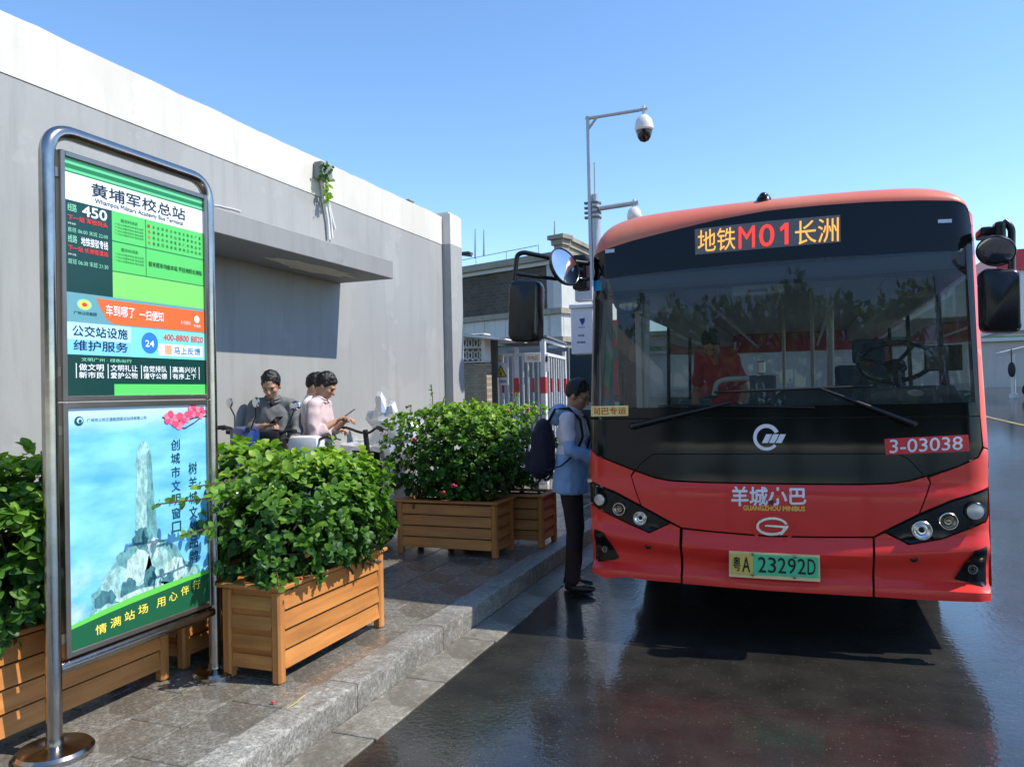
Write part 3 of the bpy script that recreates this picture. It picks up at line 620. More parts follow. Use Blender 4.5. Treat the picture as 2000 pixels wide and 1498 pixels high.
def make_shrub(label, c, h, ntips, ll, nobj, seed, sprigs=(), flowers=(), dense=1.0):
    """c centre, h half sizes of a rounded, lumpy box of foliage"""
    rr = random.Random(seed); c = Vector(c); h = Vector(h)
    root = thing('shrub', label, 'shrub', (c.x, c.y, PZ + .45), 'leafy shrubs in the planters')
    leaves = []; tips = []
    def outline(d):
        # radius factor of a superellipsoid with lumps
        p = 3.2; s = (abs(d.x / h.x) ** p + abs(d.y / h.y) ** p + abs(d.z / h.z) ** p) ** (-1 / p)
        q = d * 2.3 + c; return s * (1 + 0.16 * noise.noise(q * 1.6) + 0.10 * noise.noise(q * 3.7))
    def rosette(P, axis, n, L, tone):
        axis = axis.normalized(); a = axis.orthogonal().normalized(); b = axis.cross(a); ph = rr.uniform(0, 6.28)
        for k in range(n):
            t = ph + k * 2.4; el = rr.uniform(0.15, 0.95); d = (a * math.cos(t) + b * math.sin(t)) * math.cos(el) + axis * math.sin(el)
            d = (d + Vector((0, 0, rr.uniform(-.35, .15)))).normalized()
            nrm = (axis * 0.9 + Vector((0, 0, .7)) + Vector((rr.uniform(-.5, .5), rr.uniform(-.5, .5), rr.uniform(-.3, .3))))
            nrm = (nrm - d * nrm.dot(d)).normalized()
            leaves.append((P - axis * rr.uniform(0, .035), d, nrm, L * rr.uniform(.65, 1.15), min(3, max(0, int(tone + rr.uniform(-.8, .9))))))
    for i in range(ntips):
        d = Vector((rr.gauss(0, 1), rr.gauss(0, 1), rr.gauss(0, 1))).normalized(); rad = outline(d)
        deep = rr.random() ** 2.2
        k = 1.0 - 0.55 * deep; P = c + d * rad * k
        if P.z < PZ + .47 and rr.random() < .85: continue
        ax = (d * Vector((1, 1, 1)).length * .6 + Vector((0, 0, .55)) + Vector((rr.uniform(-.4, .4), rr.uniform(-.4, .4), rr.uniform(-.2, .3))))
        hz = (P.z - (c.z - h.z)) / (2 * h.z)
        tone = (0.62 + 2.2 * max(0, hz) ** 1.5 + (0.35 if rr.random() < .3 else 0)) - 1.2 * deep  # young growth, plus lit top and shaded interior put into the leaf tone
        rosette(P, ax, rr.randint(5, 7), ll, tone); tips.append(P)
    stems = []
    for (P0, P1, n) in sprigs:
        P0 = Vector(P0); P1 = Vector(P1); stems.append((P0, P1, .004))
        for k in range(n):
            t = (k + 1) / n; rosette(P0.lerp(P1, t) + Vector((rr.uniform(-.01, .01), rr.uniform(-.01, .01), 0)), (P1 - P0).normalized() + Vector((rr.uniform(-.5, .5), rr.uniform(-.5, .5), .2)), 3, ll * .75, 2.2)
    # woody stems
    st = MB()
    for k in range(26):
        P = rr.choice(tips); b0 = Vector((c.x + rr.uniform(-.7, .7) * h.x, c.y + rr.uniform(-.7, .7) * h.y, PZ + .42)); mid = b0.lerp(P, .5) + Vector((rr.uniform(-.04, .04), rr.uniform(-.04, .04), .03))
        st.tube([b0, mid, P], [.008, .006, .0025], 5, caps=False)
    for a, b, r in stems: st.tube([a, a.lerp(b, .5) + Vector((.004, .004, 0)), b], r, 5, caps=False)
    so = st.build('stems', TWIG, root, fix=False); so['kind'] = 'stuff'
    # leaves nearest to the lens as single leaves, the rest as one mass
    def show(lf):
        P, d, nn, L, k = lf; out = (P - c); out = Vector((out.x / h.x, out.y / h.y, out.z / h.z)); tc = (CP - P).normalized()
        return out.dot(tc) + out.length * .4
    order = sorted(range(len(leaves)), key=lambda i: -show(leaves[i])); single = set(order[:nobj])
    base = wloc(root); mb = bpy.data.meshes.new('foliage'); V = []; F = []; MI = []
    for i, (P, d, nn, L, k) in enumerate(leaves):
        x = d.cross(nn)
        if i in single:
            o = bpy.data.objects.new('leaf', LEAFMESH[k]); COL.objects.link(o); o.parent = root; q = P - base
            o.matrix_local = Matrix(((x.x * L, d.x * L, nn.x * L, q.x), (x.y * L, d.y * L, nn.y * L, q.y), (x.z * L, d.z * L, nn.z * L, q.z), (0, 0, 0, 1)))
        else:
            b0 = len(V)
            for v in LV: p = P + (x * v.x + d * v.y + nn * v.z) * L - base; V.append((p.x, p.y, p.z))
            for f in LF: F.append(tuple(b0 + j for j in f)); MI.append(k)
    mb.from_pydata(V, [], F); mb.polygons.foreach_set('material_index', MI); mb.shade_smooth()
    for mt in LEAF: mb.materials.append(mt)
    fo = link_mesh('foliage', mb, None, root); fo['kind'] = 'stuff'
    for (P, r, mt) in flowers:
        m = MB(); P = Vector(P)
        for k in range(5):
            t = k * 1.257; m.ell(P + Vector((math.cos(t) * r * .5, math.sin(t) * r * .3, math.sin(t * 1.7) * r * .5)), (r * .5, r * .35, r * .45), nu=7, nv=5)
        m.build('flower', mt, root, True)
    return root
make_shrub('bushy green shrub overflowing the planter nearest the camera', (-2.73, 3.80, .955), (0.345, 0.68, 0.33), 1350, .052, 300, 11,
    sprigs=[((-2.80, 3.15, 1.12), onx(305, 985, -2.80), 5), ((-2.80, 3.15, .98), onx(355, 1045, -2.78), 4), ((-2.75, 3.2, 1.2), onx(385, 950, -2.72), 4), ((-2.6, 3.3, .75), onx(545, 1150, -2.5), 3), (onx(640, 875, -2.75), onx(655, 850, -2.75), 3)],
    flowers=[(onx(600, 1085, -2.45), .014, DRYLEAF), (onx(588, 1130, -2.43), .012, PETALR)])
make_shrub('dense dark green shrub with a few pink flowers in the crosswise planter', (-3.12, 6.62, 1.08), (0.66, 0.48, 0.43), 1500, .048, 300, 12,
    sprigs=[(ony(845, 800, 6.6), ony(842, 752, 6.6), 6), (ony(860, 800, 6.5), ony(868, 775, 6.5), 3), (ony(800, 810, 6.5), ony(803, 790, 6.5), 2)],
    flowers=[(ony(809, 858, 6.12), .022, PETALR), (ony(885, 948, 6.1), .020, PETAL), (ony(890, 950, 6.1), .016, PETAL), (ony(866, 962, 6.1), .02, PETALR), (ony(795, 795, 6.5), .02, DRYLEAF)])
make_shrub('bright green shrub behind the backpack man in the far planter', (-2.85, 7.2, 1.10), (0.66, 0.42, 0.40), 800, .048, 120, 13,
    sprigs=[(ony(1003, 800, 7.0), ony(1010, 765, 7.0), 4), (ony(1040, 800, 7.0), ony(1046, 785, 7.0), 3)],
    flowers=[(ony(992, 803, 6.9), .02, PETAL), (ony(1031, 800, 6.9), .02, PETAL), (ony(1000, 770, 6.95), .016, PETALR)])
make_shrub('leafy shrub at the left edge of the photo behind the steel sign post', (-3.33, 2.50, .98), (0.30, 0.58, 0.40), 800, .062, 300, 14, sprigs=[((-3.2, 2.75, 1.3), (-3.18, 2.80, 1.42), 3), ((-3.15, 2.5, .7), (-3.08, 2.52, .62), 3)],
    flowers=[(onx(48, 1165, -3.1), .014, PETAL)])
make_shrub('leafy shrub hidden behind the sign post and the front shrub', (-3.36, 3.85, .98), (0.32, 0.58, 0.36), 330, .07, 60, 15)

# weeds growing from the box on the wall
rw_ = random.Random(21); V = []; F = []; MI = []; b0_ = wloc(cw)
for i in range(150):
    t = rw_.random(); px = 632 + rw_.gauss(0, 5) + (6 * t); py = 322 + rw_.random() * 26 if i < 80 else 345 + t * 50; P = onx(px if i < 80 else 640 + rw_.gauss(0, 2.5), py, WX + .06 + rw_.random() * .08) - b0_
    d = Vector((rw_.gauss(0, 1), rw_.gauss(0, 1), rw_.gauss(-.3, 1))).normalized(); nn = d.orthogonal().normalized(); x = d.cross(nn); L_ = rw_.uniform(.03, .06); k0 = len(V)
    for v in LV: V.append(tuple(P + (x * v.x + d * v.y + nn * v.z) * L_))
    for f in LF: F.append(tuple(k0 + j for j in f)); MI.append(rw_.choice((0, 0, 1)) if i < 80 else rw_.choice((2, 3)))
me = bpy.data.meshes.new('weed'); me.from_pydata(V, [], F); me.polygons.foreach_set('material_index', MI)
for mt in LEAF: me.materials.append(mt)
wd_ = link_mesh('weed', me, None, cw); wd_['kind'] = 'stuff'
# ================================================================== BUS
BXC, BYF, BYR = -0.2, 5.055, 12.3        # centre line, foremost point, rear
def bhw(z): return 1.21 - 0.019 * max(0.0, z - 0.9)
def sstep(a, b, x):
    t = min(1, max(0, (x - a) / (b - a))); return t * t * (3 - 2 * t)
def plan_y(t):
    a = abs(t); y = 0.075 * a * a; d = max(0.0, a - 0.90) * 1.21
    return y + (0.125 - math.sqrt(max(0.0, 0.125 ** 2 - min(d, .1249) ** 2))) * 0.9
def relief(x, z):
    """folds of the red bumper"""
    t = min(1.05, abs((x - BXC) / 1.21)); r = 0.0
    r -= 0.020 * sstep(1.04, 0.95, z)                                   # hood edge rolls forward
    rid = 0.595 + 0.075 * t * t                                        # ridge that rises to the corners
    r -= 0.035 * sstep(rid + 0.10, rid, z)
    r += 0.045 * sstep(rid - 0.005, rid - 0.10, z)
    lip = 0.418 + 0.02 * t                                            # lower lip
    r -= (0.030 + 0.045 * sstep(.45, .95, t)) * sstep(lip + 0.035, lip - .015, z)
    r += 0.05 * sstep(0.352, 0.325, z)
    return r
def FY(x, z):
    t = (x - BXC) / bhw(z); y = BYF + plan_y(max(-1.0, min(1.0, t)))
    y += 0.085 * max(0.0, z - 1.25)
    return y + relief(x, z)
def fpx(px, py, off=0.0):
    """photo pixel -> point on the bus front"""
    Y = BYF + 0.05
    for _ in range(12):
        p = ony(px, py, Y); Y = Y * .4 + .6 * (FY(p.x, p.z) - off)
    p = ony(px, py, Y); h = bhw(p.z); p.x = max(BXC - h, min(BXC + h, p.x)); return p
def inset2(poly, g):
    n = len(poly); A = sum(poly[i][0] * poly[(i + 1) % n][1] - poly[(i + 1) % n][0] * poly[i][1] for i in range(n)); sg = 1 if A > 0 else -1; out = []
    for i in range(n):
        p0 = Vector(poly[i - 1]); p1 = Vector(poly[i]); p2 = Vector(poly[(i + 1) % n]); a = (p1 - p0).normalized(); b = (p2 - p1).normalized()
        na = Vector((-a.y, a.x)) * sg; nb = Vector((-b.y, b.x)) * sg; k = na + nb; den = max(0.35, 1 + na.dot(nb)); out.append(tuple(p1 + k * (g / den)))
    return out
def front_panel(name, poly_px, mat, parent, off=0.0, thick=0.02, gap=0.0025, step=0.03, xz=False, smooth=24, fy=None):
    """a sheet that follows the curved bus front, outlined in the photo"""
    fy = fy or FY
    P2 = [(p[0], p[1]) for p in poly_px] if xz else [(q.x, q.z) for q in (fpx(*p, off) for p in poly_px)]
    if gap: P2 = inset2(P2, gap)
    # densify the outline
    D = []
    for i in range(len(P2)):
        a = Vector(P2[i]); b = Vector(P2[(i + 1) % len(P2)]); k = max(1, int((b - a).length / step))
        for j in range(k): D.append(a.lerp(b, j / k))
    x0 = min(p.x for p in D); x1 = max(p.x for p in D); z0 = min(p.y for p in D); z1 = max(p.y for p in D); G = []
    def inside(x, z):
        c = False; n = len(D)
        for i in range(n):
            a = D[i]; b = D[i - 1]
            if (a.y > z) != (b.y > z) and x < (b.x - a.x) * (z - a.y) / (b.y - a.y) + a.x: c = not c
        return c
    nx = int((x1 - x0) / step); nz = int((z1 - z0) / step)
    for i in range(1, nx + 1):
        for j in range(1, nz + 1):
            x = x0 + i * step; z = z0 + j * step
            if inside(x, z) and min((Vector((x, z)) - d).length_squared for d in D) > (step * .45) ** 2: G.append(Vector((x, z)))
    pts = D + G; edges = [(i, (i + 1) % len(D)) for i in range(len(D))]
    vc, ed, fc, *_ = delaunay_2d_cdt(pts, edges, [], 1, 1e-6)
    V = [Vector((v.x, fy(v.x, v.y) - off, v.y)) for v in vc]
    m = MB(); nV = len(V)
    # boundary loop from edges used once
    cnt = {}
    for f in fc:
        for i in range(len(f)):
            e = (f[i], f[(i + 1) % len(f)]); k = tuple(sorted(e)); cnt.setdefault(k, []).append(e)
    F = [tuple(f) for f in fc]
    if thick:
        V2 = V + [v + Vector((0, thick, 0)) for v in V]
        for k, es in cnt.items():
            if len(es) == 1: a, b = es[0]; F.append((b, a, a + nV, b + nV))
        V = V2
        used = set(i for f in F for i in f); idx = {}; VV = []
        for i in sorted(used): idx[i] = len(VV); VV.append(V[i])
        F = [tuple(idx[i] for i in f) for f in F]; V = VV
    m.add(V, F); return m.build(name, mat, parent, smooth)
def front_text(s, quad, mat, parent, off, bold=0.0, name='lettering'):
    """quad: photo pixels of the text box (lower left, lower right, upper right, upper left)"""
    A, B, C_, D = [fpx(*q, off) for q in quad]
    def fm(u, v):
        p = A.lerp(B, u).lerp(D.lerp(C_, u), v); return Vector((p.x, FY(p.x, p.z) - off, p.z))
    return letter(s, fm, mat, parent, name, bold, (0, -1, 0))

RED = pm('bus_red_paint', (0.74, 0.036, 0.027), 0.32, 0.0, 0.05, 2.5, spec=0.35, coat=0.25, rvar=0.06, dirt=((0.46, 0.05, 0.035), 0.22, 1.7))
ROOFRED = pm('bus_roof_faded_red', (0.68, 0.15, 0.085), 0.42, 0, 0.10, 2.0, coat=0.2, dirt=((0.62, 0.28, 0.15), 0.6, 1.2))
BLK = pm('bus_gloss_black', (0.004, 0.0045, 0.006), 0.12, 0, 0.2, 4, spec=0.32, dirt=((0.009, 0.009, 0.010), 0.5, 2.2))
PLA = pm('bus_black_plastic', (0.007, 0.0075, 0.009), 0.28, 0, 0.25, 8, rvar=.08)
RUB = pm('rubber_black', (0.010, 0.010, 0.010), 0.6)
def thin_glass(name, tint, add=0.0, rough=0.0):
    m, n, L, b = node_mat(name); n.remove(b); tr = n.new('ShaderNodeBsdfTransparent'); tr.inputs[0].default_value = tuple(tint) + (1,)
    gl = n.new('ShaderNodeBsdfGlossy'); gl.inputs['Roughness'].default_value = rough; gl.inputs[0].default_value = (1, 1, 1, 1)
    fr = n.new('ShaderNodeFresnel'); fr.inputs[0].default_value = 1.52
    k = math_(n, L, 'MULTIPLY', fr.outputs[0], 0.9); mx = n.new('ShaderNodeMixShader'); L.new(math_(n, L, 'MINIMUM', k, 1.0), mx.inputs[0]); L.new(tr.outputs[0], mx.inputs[1]); L.new(gl.outputs[0], mx.inputs[2])
    last = mx.outputs[0]
    if add:
        # film of dried rain dust on the pane
        df = n.new('ShaderNodeBsdfDiffuse'); df.inputs[0].default_value = (0.50, 0.52, 0.53, 1); tc = n.new('ShaderNodeTexCoord').outputs['Object']
        mp = n.new('ShaderNodeMapping'); mp.inputs['Scale'].default_value = (14, 1, 1.3); L.new(tc, mp.inputs['Vector'])
        a = ramp(n, L, tnoise(n, L, mp.outputs[0], 1.5, 5, .6), [(0.3, add * .6), (0.75, add * 1.8)]); m2 = n.new('ShaderNodeMixShader'); L.new(a, m2.inputs[0]); L.new(last, m2.inputs[1]); L.new(df.outputs[0], m2.inputs[2]); last = m2.outputs[0]
    L.new(last, n['Material Output'].inputs[0]); return m
WGLASS = thin_glass('windscreen_glass', (0.74, 0.78, 0.78), 0.03); SGLASS = thin_glass('side_window_glass', (0.46, 0.50, 0.50))
bus = thing('bus', 'red electric city minibus with black front and amber destination display at the kerb', 'bus', (BXC, 8.6, 0))

# --- red front pieces, all outlined on the photo --------------------------------------------------------
top_line = [(1153, 517), (1160, 502), (1180, 489), (1230, 472), (1300, 454), (1400, 430), (1500, 412), (1600, 402), (1700, 395), (1800, 392), (1868, 393), (1884, 399), (1892, 412), (1896, 440)]
clear_t = [(1166, 548), (1240, 537), (1300, 530), (1420, 518), (1540, 508), (1620, 502), (1700, 498), (1800, 492), (1886, 489)]
clear_b = [(1905, 785), (1800, 788), (1540, 792), (1340, 795), (1166, 797)]
red_line = [(1150, 872), (1166, 888), (1200, 902), (1238, 917), (1280, 932), (1312, 938), (1380, 941), (1540, 944), (1680, 945), (1740, 943), (1777, 938), (1868, 911), (1912, 893), (1926, 874)]
# dark carrier behind all panels
front_panel('front_carrier', [(1153, 540)] + [(x, y + 6) for x, y in top_line[2:-2]] + [(1902, 440), (1925, 874), (1936, 1160), (1700, 1155), (1500, 1150), (1330, 1132), (1156, 1118)], PLA, bus, off=-0.03, thick=0, gap=0.004, step=.05).name = 'front_carrier'
bpy.data.objects.remove(bpy.data.objects['front_carrier'])
ws = front_panel('windscreen', clear_t + clear_b, WGLASS, bus, off=0.0, thick=0, gap=0, step=.08)
band_t = top_line + [(1886, 489)] + list(reversed(clear_t))[1:]
front_panel('header_panel', band_t, BLK, bus, off=0.001, thick=.012, gap=0.0)
front_panel('windscreen_border', [(1152, 520), (1166, 548), (1166, 797), (1151, 817)][::1] , BLK, bus, off=0.001, thick=.012, gap=0)
front_panel('windscreen_border', [(1896, 442), (1886, 489), (1905, 785), (1914, 812)], BLK, bus, off=0.001, thick=.012, gap=0)
front_panel('windscreen_border', [(1151, 815)] + list(reversed(clear_b)) + [(1914, 812), (1800, 814), (1540, 816), (1300, 817)], BLK, bus, off=0.001, thick=.012, gap=0.0015)
seamL, seamR = [(1240, 918), (1256, 902), (1275, 887)], [(1755, 886), (1775, 897), (1805, 929)]
front_panel('black_cheek', [(1151, 818), (1300, 818), (1540, 817), (1800, 815), (1914, 813), (1919, 872), (1910, 892), (1868, 911), (1806, 930)] + list(reversed(seamR))[1:] + [(1500, 886)] + list(reversed(seamL)) + [(1200, 902), (1166, 888), (1150, 872)], BLK, bus, off=0.0)
front_panel('service_hatch', seamL + [(1500, 886)] + seamR + [(1777, 938), (1740, 943), (1680, 945), (1540, 944), (1380, 941), (1312, 938), (1280, 932)], BLK, bus, off=0.0)
# red: fender, hood, bumper
hlL_top = [(1153, 937), (1200, 961), (1253, 989), (1308, 1019)]
hlR_top = [(1729, 1037), (1795, 1005), (1860, 978), (1930, 953)]
front_panel('fender', [(1150, 874), (1166, 890), (1200, 904), (1238, 919), (1232, 929), (1251, 986), (1200, 959), (1152, 935)], RED, bus)
front_panel('fender', [(1814, 932), (1868, 913), (1911, 894), (1921, 874), (1932, 878), (1931, 951), (1860, 976), (1797, 1002), (1818, 943)], RED, bus)
front_panel('pillar_trim', [(1893, 412), (1900, 420), (1906, 440), (1914, 560), (1921, 680), (1930, 876), (1921, 872), (1915, 813), (1897, 442)], RED, bus, off=.002, gap=0)
front_panel('hood', [(1240, 920), (1280, 934), (1312, 940), (1380, 943), (1540, 946), (1680, 947), (1740, 945), (1777, 940), (1810, 930), (1817, 943), (1795, 1003), (1728, 1036), (1706, 1048), (1600, 1048), (1500, 1046), (1400, 1038), (1331, 1030), (1253, 988), (1233, 930)], RED, bus)
BL = front_panel('bumper_corner', [(1153, 982), (1166, 992), (1225, 1022), (1268, 1041), (1309, 1022), (1328, 1031), (1330, 1139), (1268, 1134), (1220, 1127), (1183, 1130), (1157, 1118)], RED, bus, step=.02)
BR = front_panel('bumper_corner', [(1708, 1050), (1728, 1040), (1775, 1064), (1840, 1053), (1925, 1020), (1932, 1005), (1937, 1174), (1860, 1175), (1780, 1171), (1708, 1166)], RED, bus, step=.02)
front_panel('bumper', [(1333, 1033), (1400, 1040), (1500, 1048), (1600, 1050), (1705, 1050), (1705, 1166), (1600, 1160), (1500, 1154), (1400, 1146), (1333, 1140)], RED, bus)
LENS = pm('lamp_lens_frosted', (0.55, 0.53, 0.50), 0.25, 0.3, 0.1, 40); CHR = pm('chrome', (0.80, 0.79, 0.77), 0.22, 1.0, 0.1, 30); AMB = pm('lamp_bowl_warm', (0.35, 0.30, 0.22), 0.2, 0.9, .2, 30)
LGL = thin_glass('lamp_cover', (0.9, 0.9, 0.9))
def lamp(parent, px, py, rpx, kind):
    c = fpx(px, py, 0.017); r = rpx * (c - CP).dot(FW) / FPX; e = 0.02
    nrm = Vector(((FY(c.x - e, c.z) - FY(c.x + e, c.z)) / (2 * e) * -1, -1, (FY(c.x, c.z + e) - FY(c.x, c.z - e)) / (2 * e) * 0.3)).normalized()
    nrm = Vector((nrm.x * .6, nrm.y, 0.0)).normalized()
    m = MB(); m.lathe([(r * 1.10, -.02), (r * 1.10, .002), (r * 1.03, .006), (r * .97, .006), (r * .93, .0)], c, nrm, 28, caps=False); l = m.build('lamp_ring', CHR if kind != 'frost' else PLA, parent, True)
    if kind == 'frost':
        m = MB(); m.lathe([(r * .96, .0), (r * .93, .004), (r * .6, .008), (.001, .009)], c, nrm, 28); m.build('lens', LENS, l, True)
    else:
        m = MB(); m.lathe([(r * .94, .003), (r * .86, -.003), (r * .70, -.009), (r * .52, -.013), (r * .50, -.004), (r * .46, -.004), (r * .44, -.013), (r * .2, -.014), (.001, -.014)], c, nrm, 28, caps=False); m.build('reflector', CHR if kind == 'bright' else AMB, l, True)
        m = MB(); m.ell(c - nrm * .008, (r * .30, r * .12, r * .30), nu=14, nv=8); m.build('bulb', BLK if kind == 'bright' else AMB, l, True)
    return l
hl = front_panel('headlight_housing', [(1153, 940), (1200, 963), (1253, 991), (1307, 1021), (1268, 1039), (1225, 1020), (1166, 990), (1154, 979)], BLK, bus, off=-0.004, gap=.001)
lamp(hl, 1171, 976, 11.5, 'frost'); lamp(hl, 1209, 994, 11.5, 'warm'); lamp(hl, 1250, 1012, 12.5, 'bright')
hr = front_panel('headlight_housing', [(1731, 1038), (1797, 1007), (1860, 980), (1929, 956), (1928, 1008), (1922, 1018), (1840, 1051), (1777, 1062)], BLK, bus, off=-0.004, gap=.001)
lamp(hr, 1801, 1036, 17, 'bright'); lamp(hr, 1853, 1018, 15.5, 'warm'); lamp(hr, 1905, 999, 16.5, 'frost')
fl = front_panel('fog_light_recess', [(1160, 1033), (1178, 1040), (1208, 1089), (1200, 1093), (1168, 1096), (1164, 1092)], BLK, bus, off=.012, gap=0, step=.02, thick=.03)
lamp(fl, 1181, 1072, 5, 'bright')
fr_ = front_panel('fog_light_recess', [(1928, 1068), (1927, 1142), (1920, 1145), (1864, 1131), (1905, 1076)], BLK, bus, off=.012, gap=0, step=.02, thick=.03)
lamp(fr_, 1900, 1112, 8, 'bright')
for (px, py) in ((1266, 1066), (1785, 1091)):
    c = fpx(px, py); m = MB(); m.lathe([(.021, -.002), (.021, .003), (.012, .004), (.010, -.004)], c, (0, -1, 0), 20); m.build('parking_sensor', PLA, bus, True)
# badges and writing ------------------------------------------------------------------------------------
WHT = ink('bus_white_vinyl', (.93, .91, .93), .35); GOLD = ink('bus_gold_vinyl', (.98, .78, .36), .4)
front_text('羊城小巴', [(1429, 988), (1574, 985), (1574, 952), (1429, 950)], WHT, bus, .003, .028)
front_text('GUANGZHOU MINIBUS', [(1452, 996), (1572, 998), (1572, 989), (1452, 987)], GOLD, bus, .003, .06)
c = fpx(1507, 981); m = MB(); m.box(c + Vector((-.013, -.016, -.012)), c + Vector((.013, .0, .012)), .004); m.build('front_camera', PLA, bus)
def front_ring(cx, cy, rx, ry, a0, a1, w, off, mat, parent, name, n=40, th=.004, wend=None):
    O = []; In = []
    for i in range(n + 1):
        t = a0 + (a1 - a0) * i / n; ww = w if wend is None else w + (wend - w) * i / n
        O.append((cx + rx * math.cos(t), cy - ry * math.sin(t))); In.append((cx + (rx - ww) * math.cos(t), cy - (ry - ww) * math.sin(t)))
    A = [fpx(*p, off) for p in O]; B = [fpx(*p, off) for p in In]; m = MB(); k = len(A)
    vs = A + B + [p + Vector((0, th, 0)) for p in A] + [p + Vector((0, th, 0)) for p in B]; fs = []
    for i in range(k - 1): fs += [(i, i + 1, k + i + 1, k + i), (i, 2 * k + i, 2 * k + i + 1, i + 1), (k + i, k + i + 1, 3 * k + i + 1, 3 * k + i)]
    fs += [(0, k, 3 * k, 2 * k), (k - 1, 3 * k - 1, 4 * k - 1, 2 * k - 1)]
    m.add(vs, fs); return m.build(name, mat, parent, True)
def front_flat(poly, off, mat, parent, name, th=.004):
    m = MB(); m.prism([fpx(*p, off) for p in poly], (0, 0, 0), (0, th, 0)); return m.build(name, mat, parent)
lg = front_ring(1497, 854, 26, 26, R(25), R(318), 8.0, .004, WHT, bus, 'operator_logo', wend=6)
for i in range(3):
    x = 1488 + i * 13.5; front_flat([(x, 865), (x + 11.5, 865), (x + 20, 848), (x + 8.5, 848)], .005, WHT, lg, 'logo_bar')
dish = front_ring(1511, 1030, 43, 30, 0, R(360), 4, .003, RED, bus, 'badge_recess', th=.012)
bd = front_ring(1508, 1028, 31, 18, R(12), R(325), 4.2, .012, CHR, bus, 'maker_badge', th=.012, wend=5.5)
front_flat([(1494, 1025), (1541, 1027), (1538, 1032), (1530, 1042), (1524, 1046), (1527, 1036), (1530, 1031), (1494, 1028)], .012, CHR, bd, 'badge_bar', .012)
# fleet number
fn = front_panel('fleet_number_plate', [(1727, 857), (1891, 849), (1894, 881), (1730, 888)], ink('fleet_red', (.86, .22, .24), .35), bus, off=.003, thick=.003, gap=0)
front_text('3-03038', [(1738, 885), (1880, 878), (1880, 852), (1738, 859)], WHT, fn, .005, .012)
# yellow sticker
ys_ = front_panel('sticker', [(1154, 793), (1227, 792), (1227, 812), (1154, 813)], ink('sticker_yellow', (.94, .88, .55), .4), bus, off=.004, thick=.002, gap=0)
front_text('司巴专运', [(1160, 810), (1223, 809), (1223, 795), (1160, 796)], ink('sticker_red', (.85, .20, .10), .4), ys_, .006, .012)
st2 = front_panel('sticker', [(1160, 549), (1175, 547), (1175, 567), (1160, 570)], ink('sticker_cyan', (.15, .62, .78), .4), bus, off=.004, thick=.002, gap=0)
# registration plate
plate = front_panel('number_plate', [(1424, 1076), (1601, 1085), (1602, 1133), (1425, 1123)], ink('plate_rim', (.93, .84, .62), .4), bus, off=.016, thick=.018, gap=0, fy=lambda x, z: FY(x, .585) )
def plate_pt(px, py, off): 
    Y = FY(BXC, .585) - .016 - off; return ony(px, py, Y)
def plate_poly(poly, off, mat, nm): 
    m = MB(); m.prism([plate_pt(*p, off) for p in poly], (0, 0, 0), (0, .001, 0)); return m.build(nm, mat, plate)
PLY = ink('plate_yellow', (.88, .76, .38), .4); PLG = ink('plate_green', (.32, .80, .58), .4); PLB = ink('plate_black', (.06, .08, .08), .4)
plate_poly([(1428, 1080), (1471, 1082), (1471, 1122), (1429, 1120)], .004, PLY, 'plate_field'); plate_poly([(1471.5, 1082), (1598, 1089), (1599, 1129), (1471.5, 1122)], .004, PLG, 'plate_field')
def plate_text(s, q, bold):
    A, B, C_, D = [plate_pt(*p, .0065) for p in q]; letter(s, lambda u, v: A.lerp(B, u).lerp(D.lerp(C_, u), v), PLB, plate, 'lettering', bold, (0, -1, 0))
plate_text('粤', [(1432, 1114), (1446, 1115), (1446, 1087), (1432, 1086)], .012); plate_text('A', [(1450, 1116), (1465, 1117), (1465, 1088), (1450, 1087)], .012)
for i, ch in enumerate('23292D'):
    x = 1481 + i * 19.3; s = i * .9; plate_text(ch, [(x, 1117 + s), (x + 15.5, 1118 + s), (x + 15.5, 1088 + s), (x, 1087 + s)], .006)
for (px, py) in ((1470, 1082), (1470, 1122), (1552, 1087), (1552, 1127)):
    m = MB(); m.lathe([(.010, 0), (.009, .004), (.004, .006)], plate_pt(px, py, .005), (0, -1, 0), 12); m.build('plate_bolt', AMB, plate, True)
# destination display -----------------------------------------------------------------------------------
LEDBG = pm('led_panel_brown', (0.20, 0.17, 0.155), 0.3, 0, .1, 200)
dq = [(1357, 448), (1500, 432), (1641, 420), (1642, 473), (1500, 485), (1358, 498)]
disp = front_panel('destination_display', dq, LEDBG, bus, off=.003, thick=.003, gap=0)
LEDR = pm('led_red', (0.4, 0.02, 0.02), .5, emit=(1.0, 0.055, 0.04), estr=.72); LEDA = pm('led_amber', (0.4, 0.2, 0.02), .5, emit=(1.0, 0.46, 0.10), estr=.72)
def led(s, x0, x1, yt0, yt1, yb0, yb1, mt, bold): front_text(s, [(x0, yb0), (x1, yb1), (x1, yt1), (x0, yt0)], mt, disp, .0055, bold)
led('地铁', 1363, 1436, 450, 443, 494, 487, LEDA, .002); led('M', 1443, 1474, 444, 441, 486, 483, LEDR, .012); led('0', 1483, 1512, 440, 437, 483, 480, LEDR, .012); m = MB(); m.add([fpx(*q, .0056) for q in ((1523, 446), (1533, 436), (1540, 435), (1540, 477), (1532.5, 478), (1532.5, 446), (1525, 452.5))], [(0, 1, 5, 6), (1, 2, 3, 4, 5)]); m.build('lettering', LEDR, disp, fix=False); led('长洲', 1553, 1638, 433, 424, 479, 471, LEDA, .002)
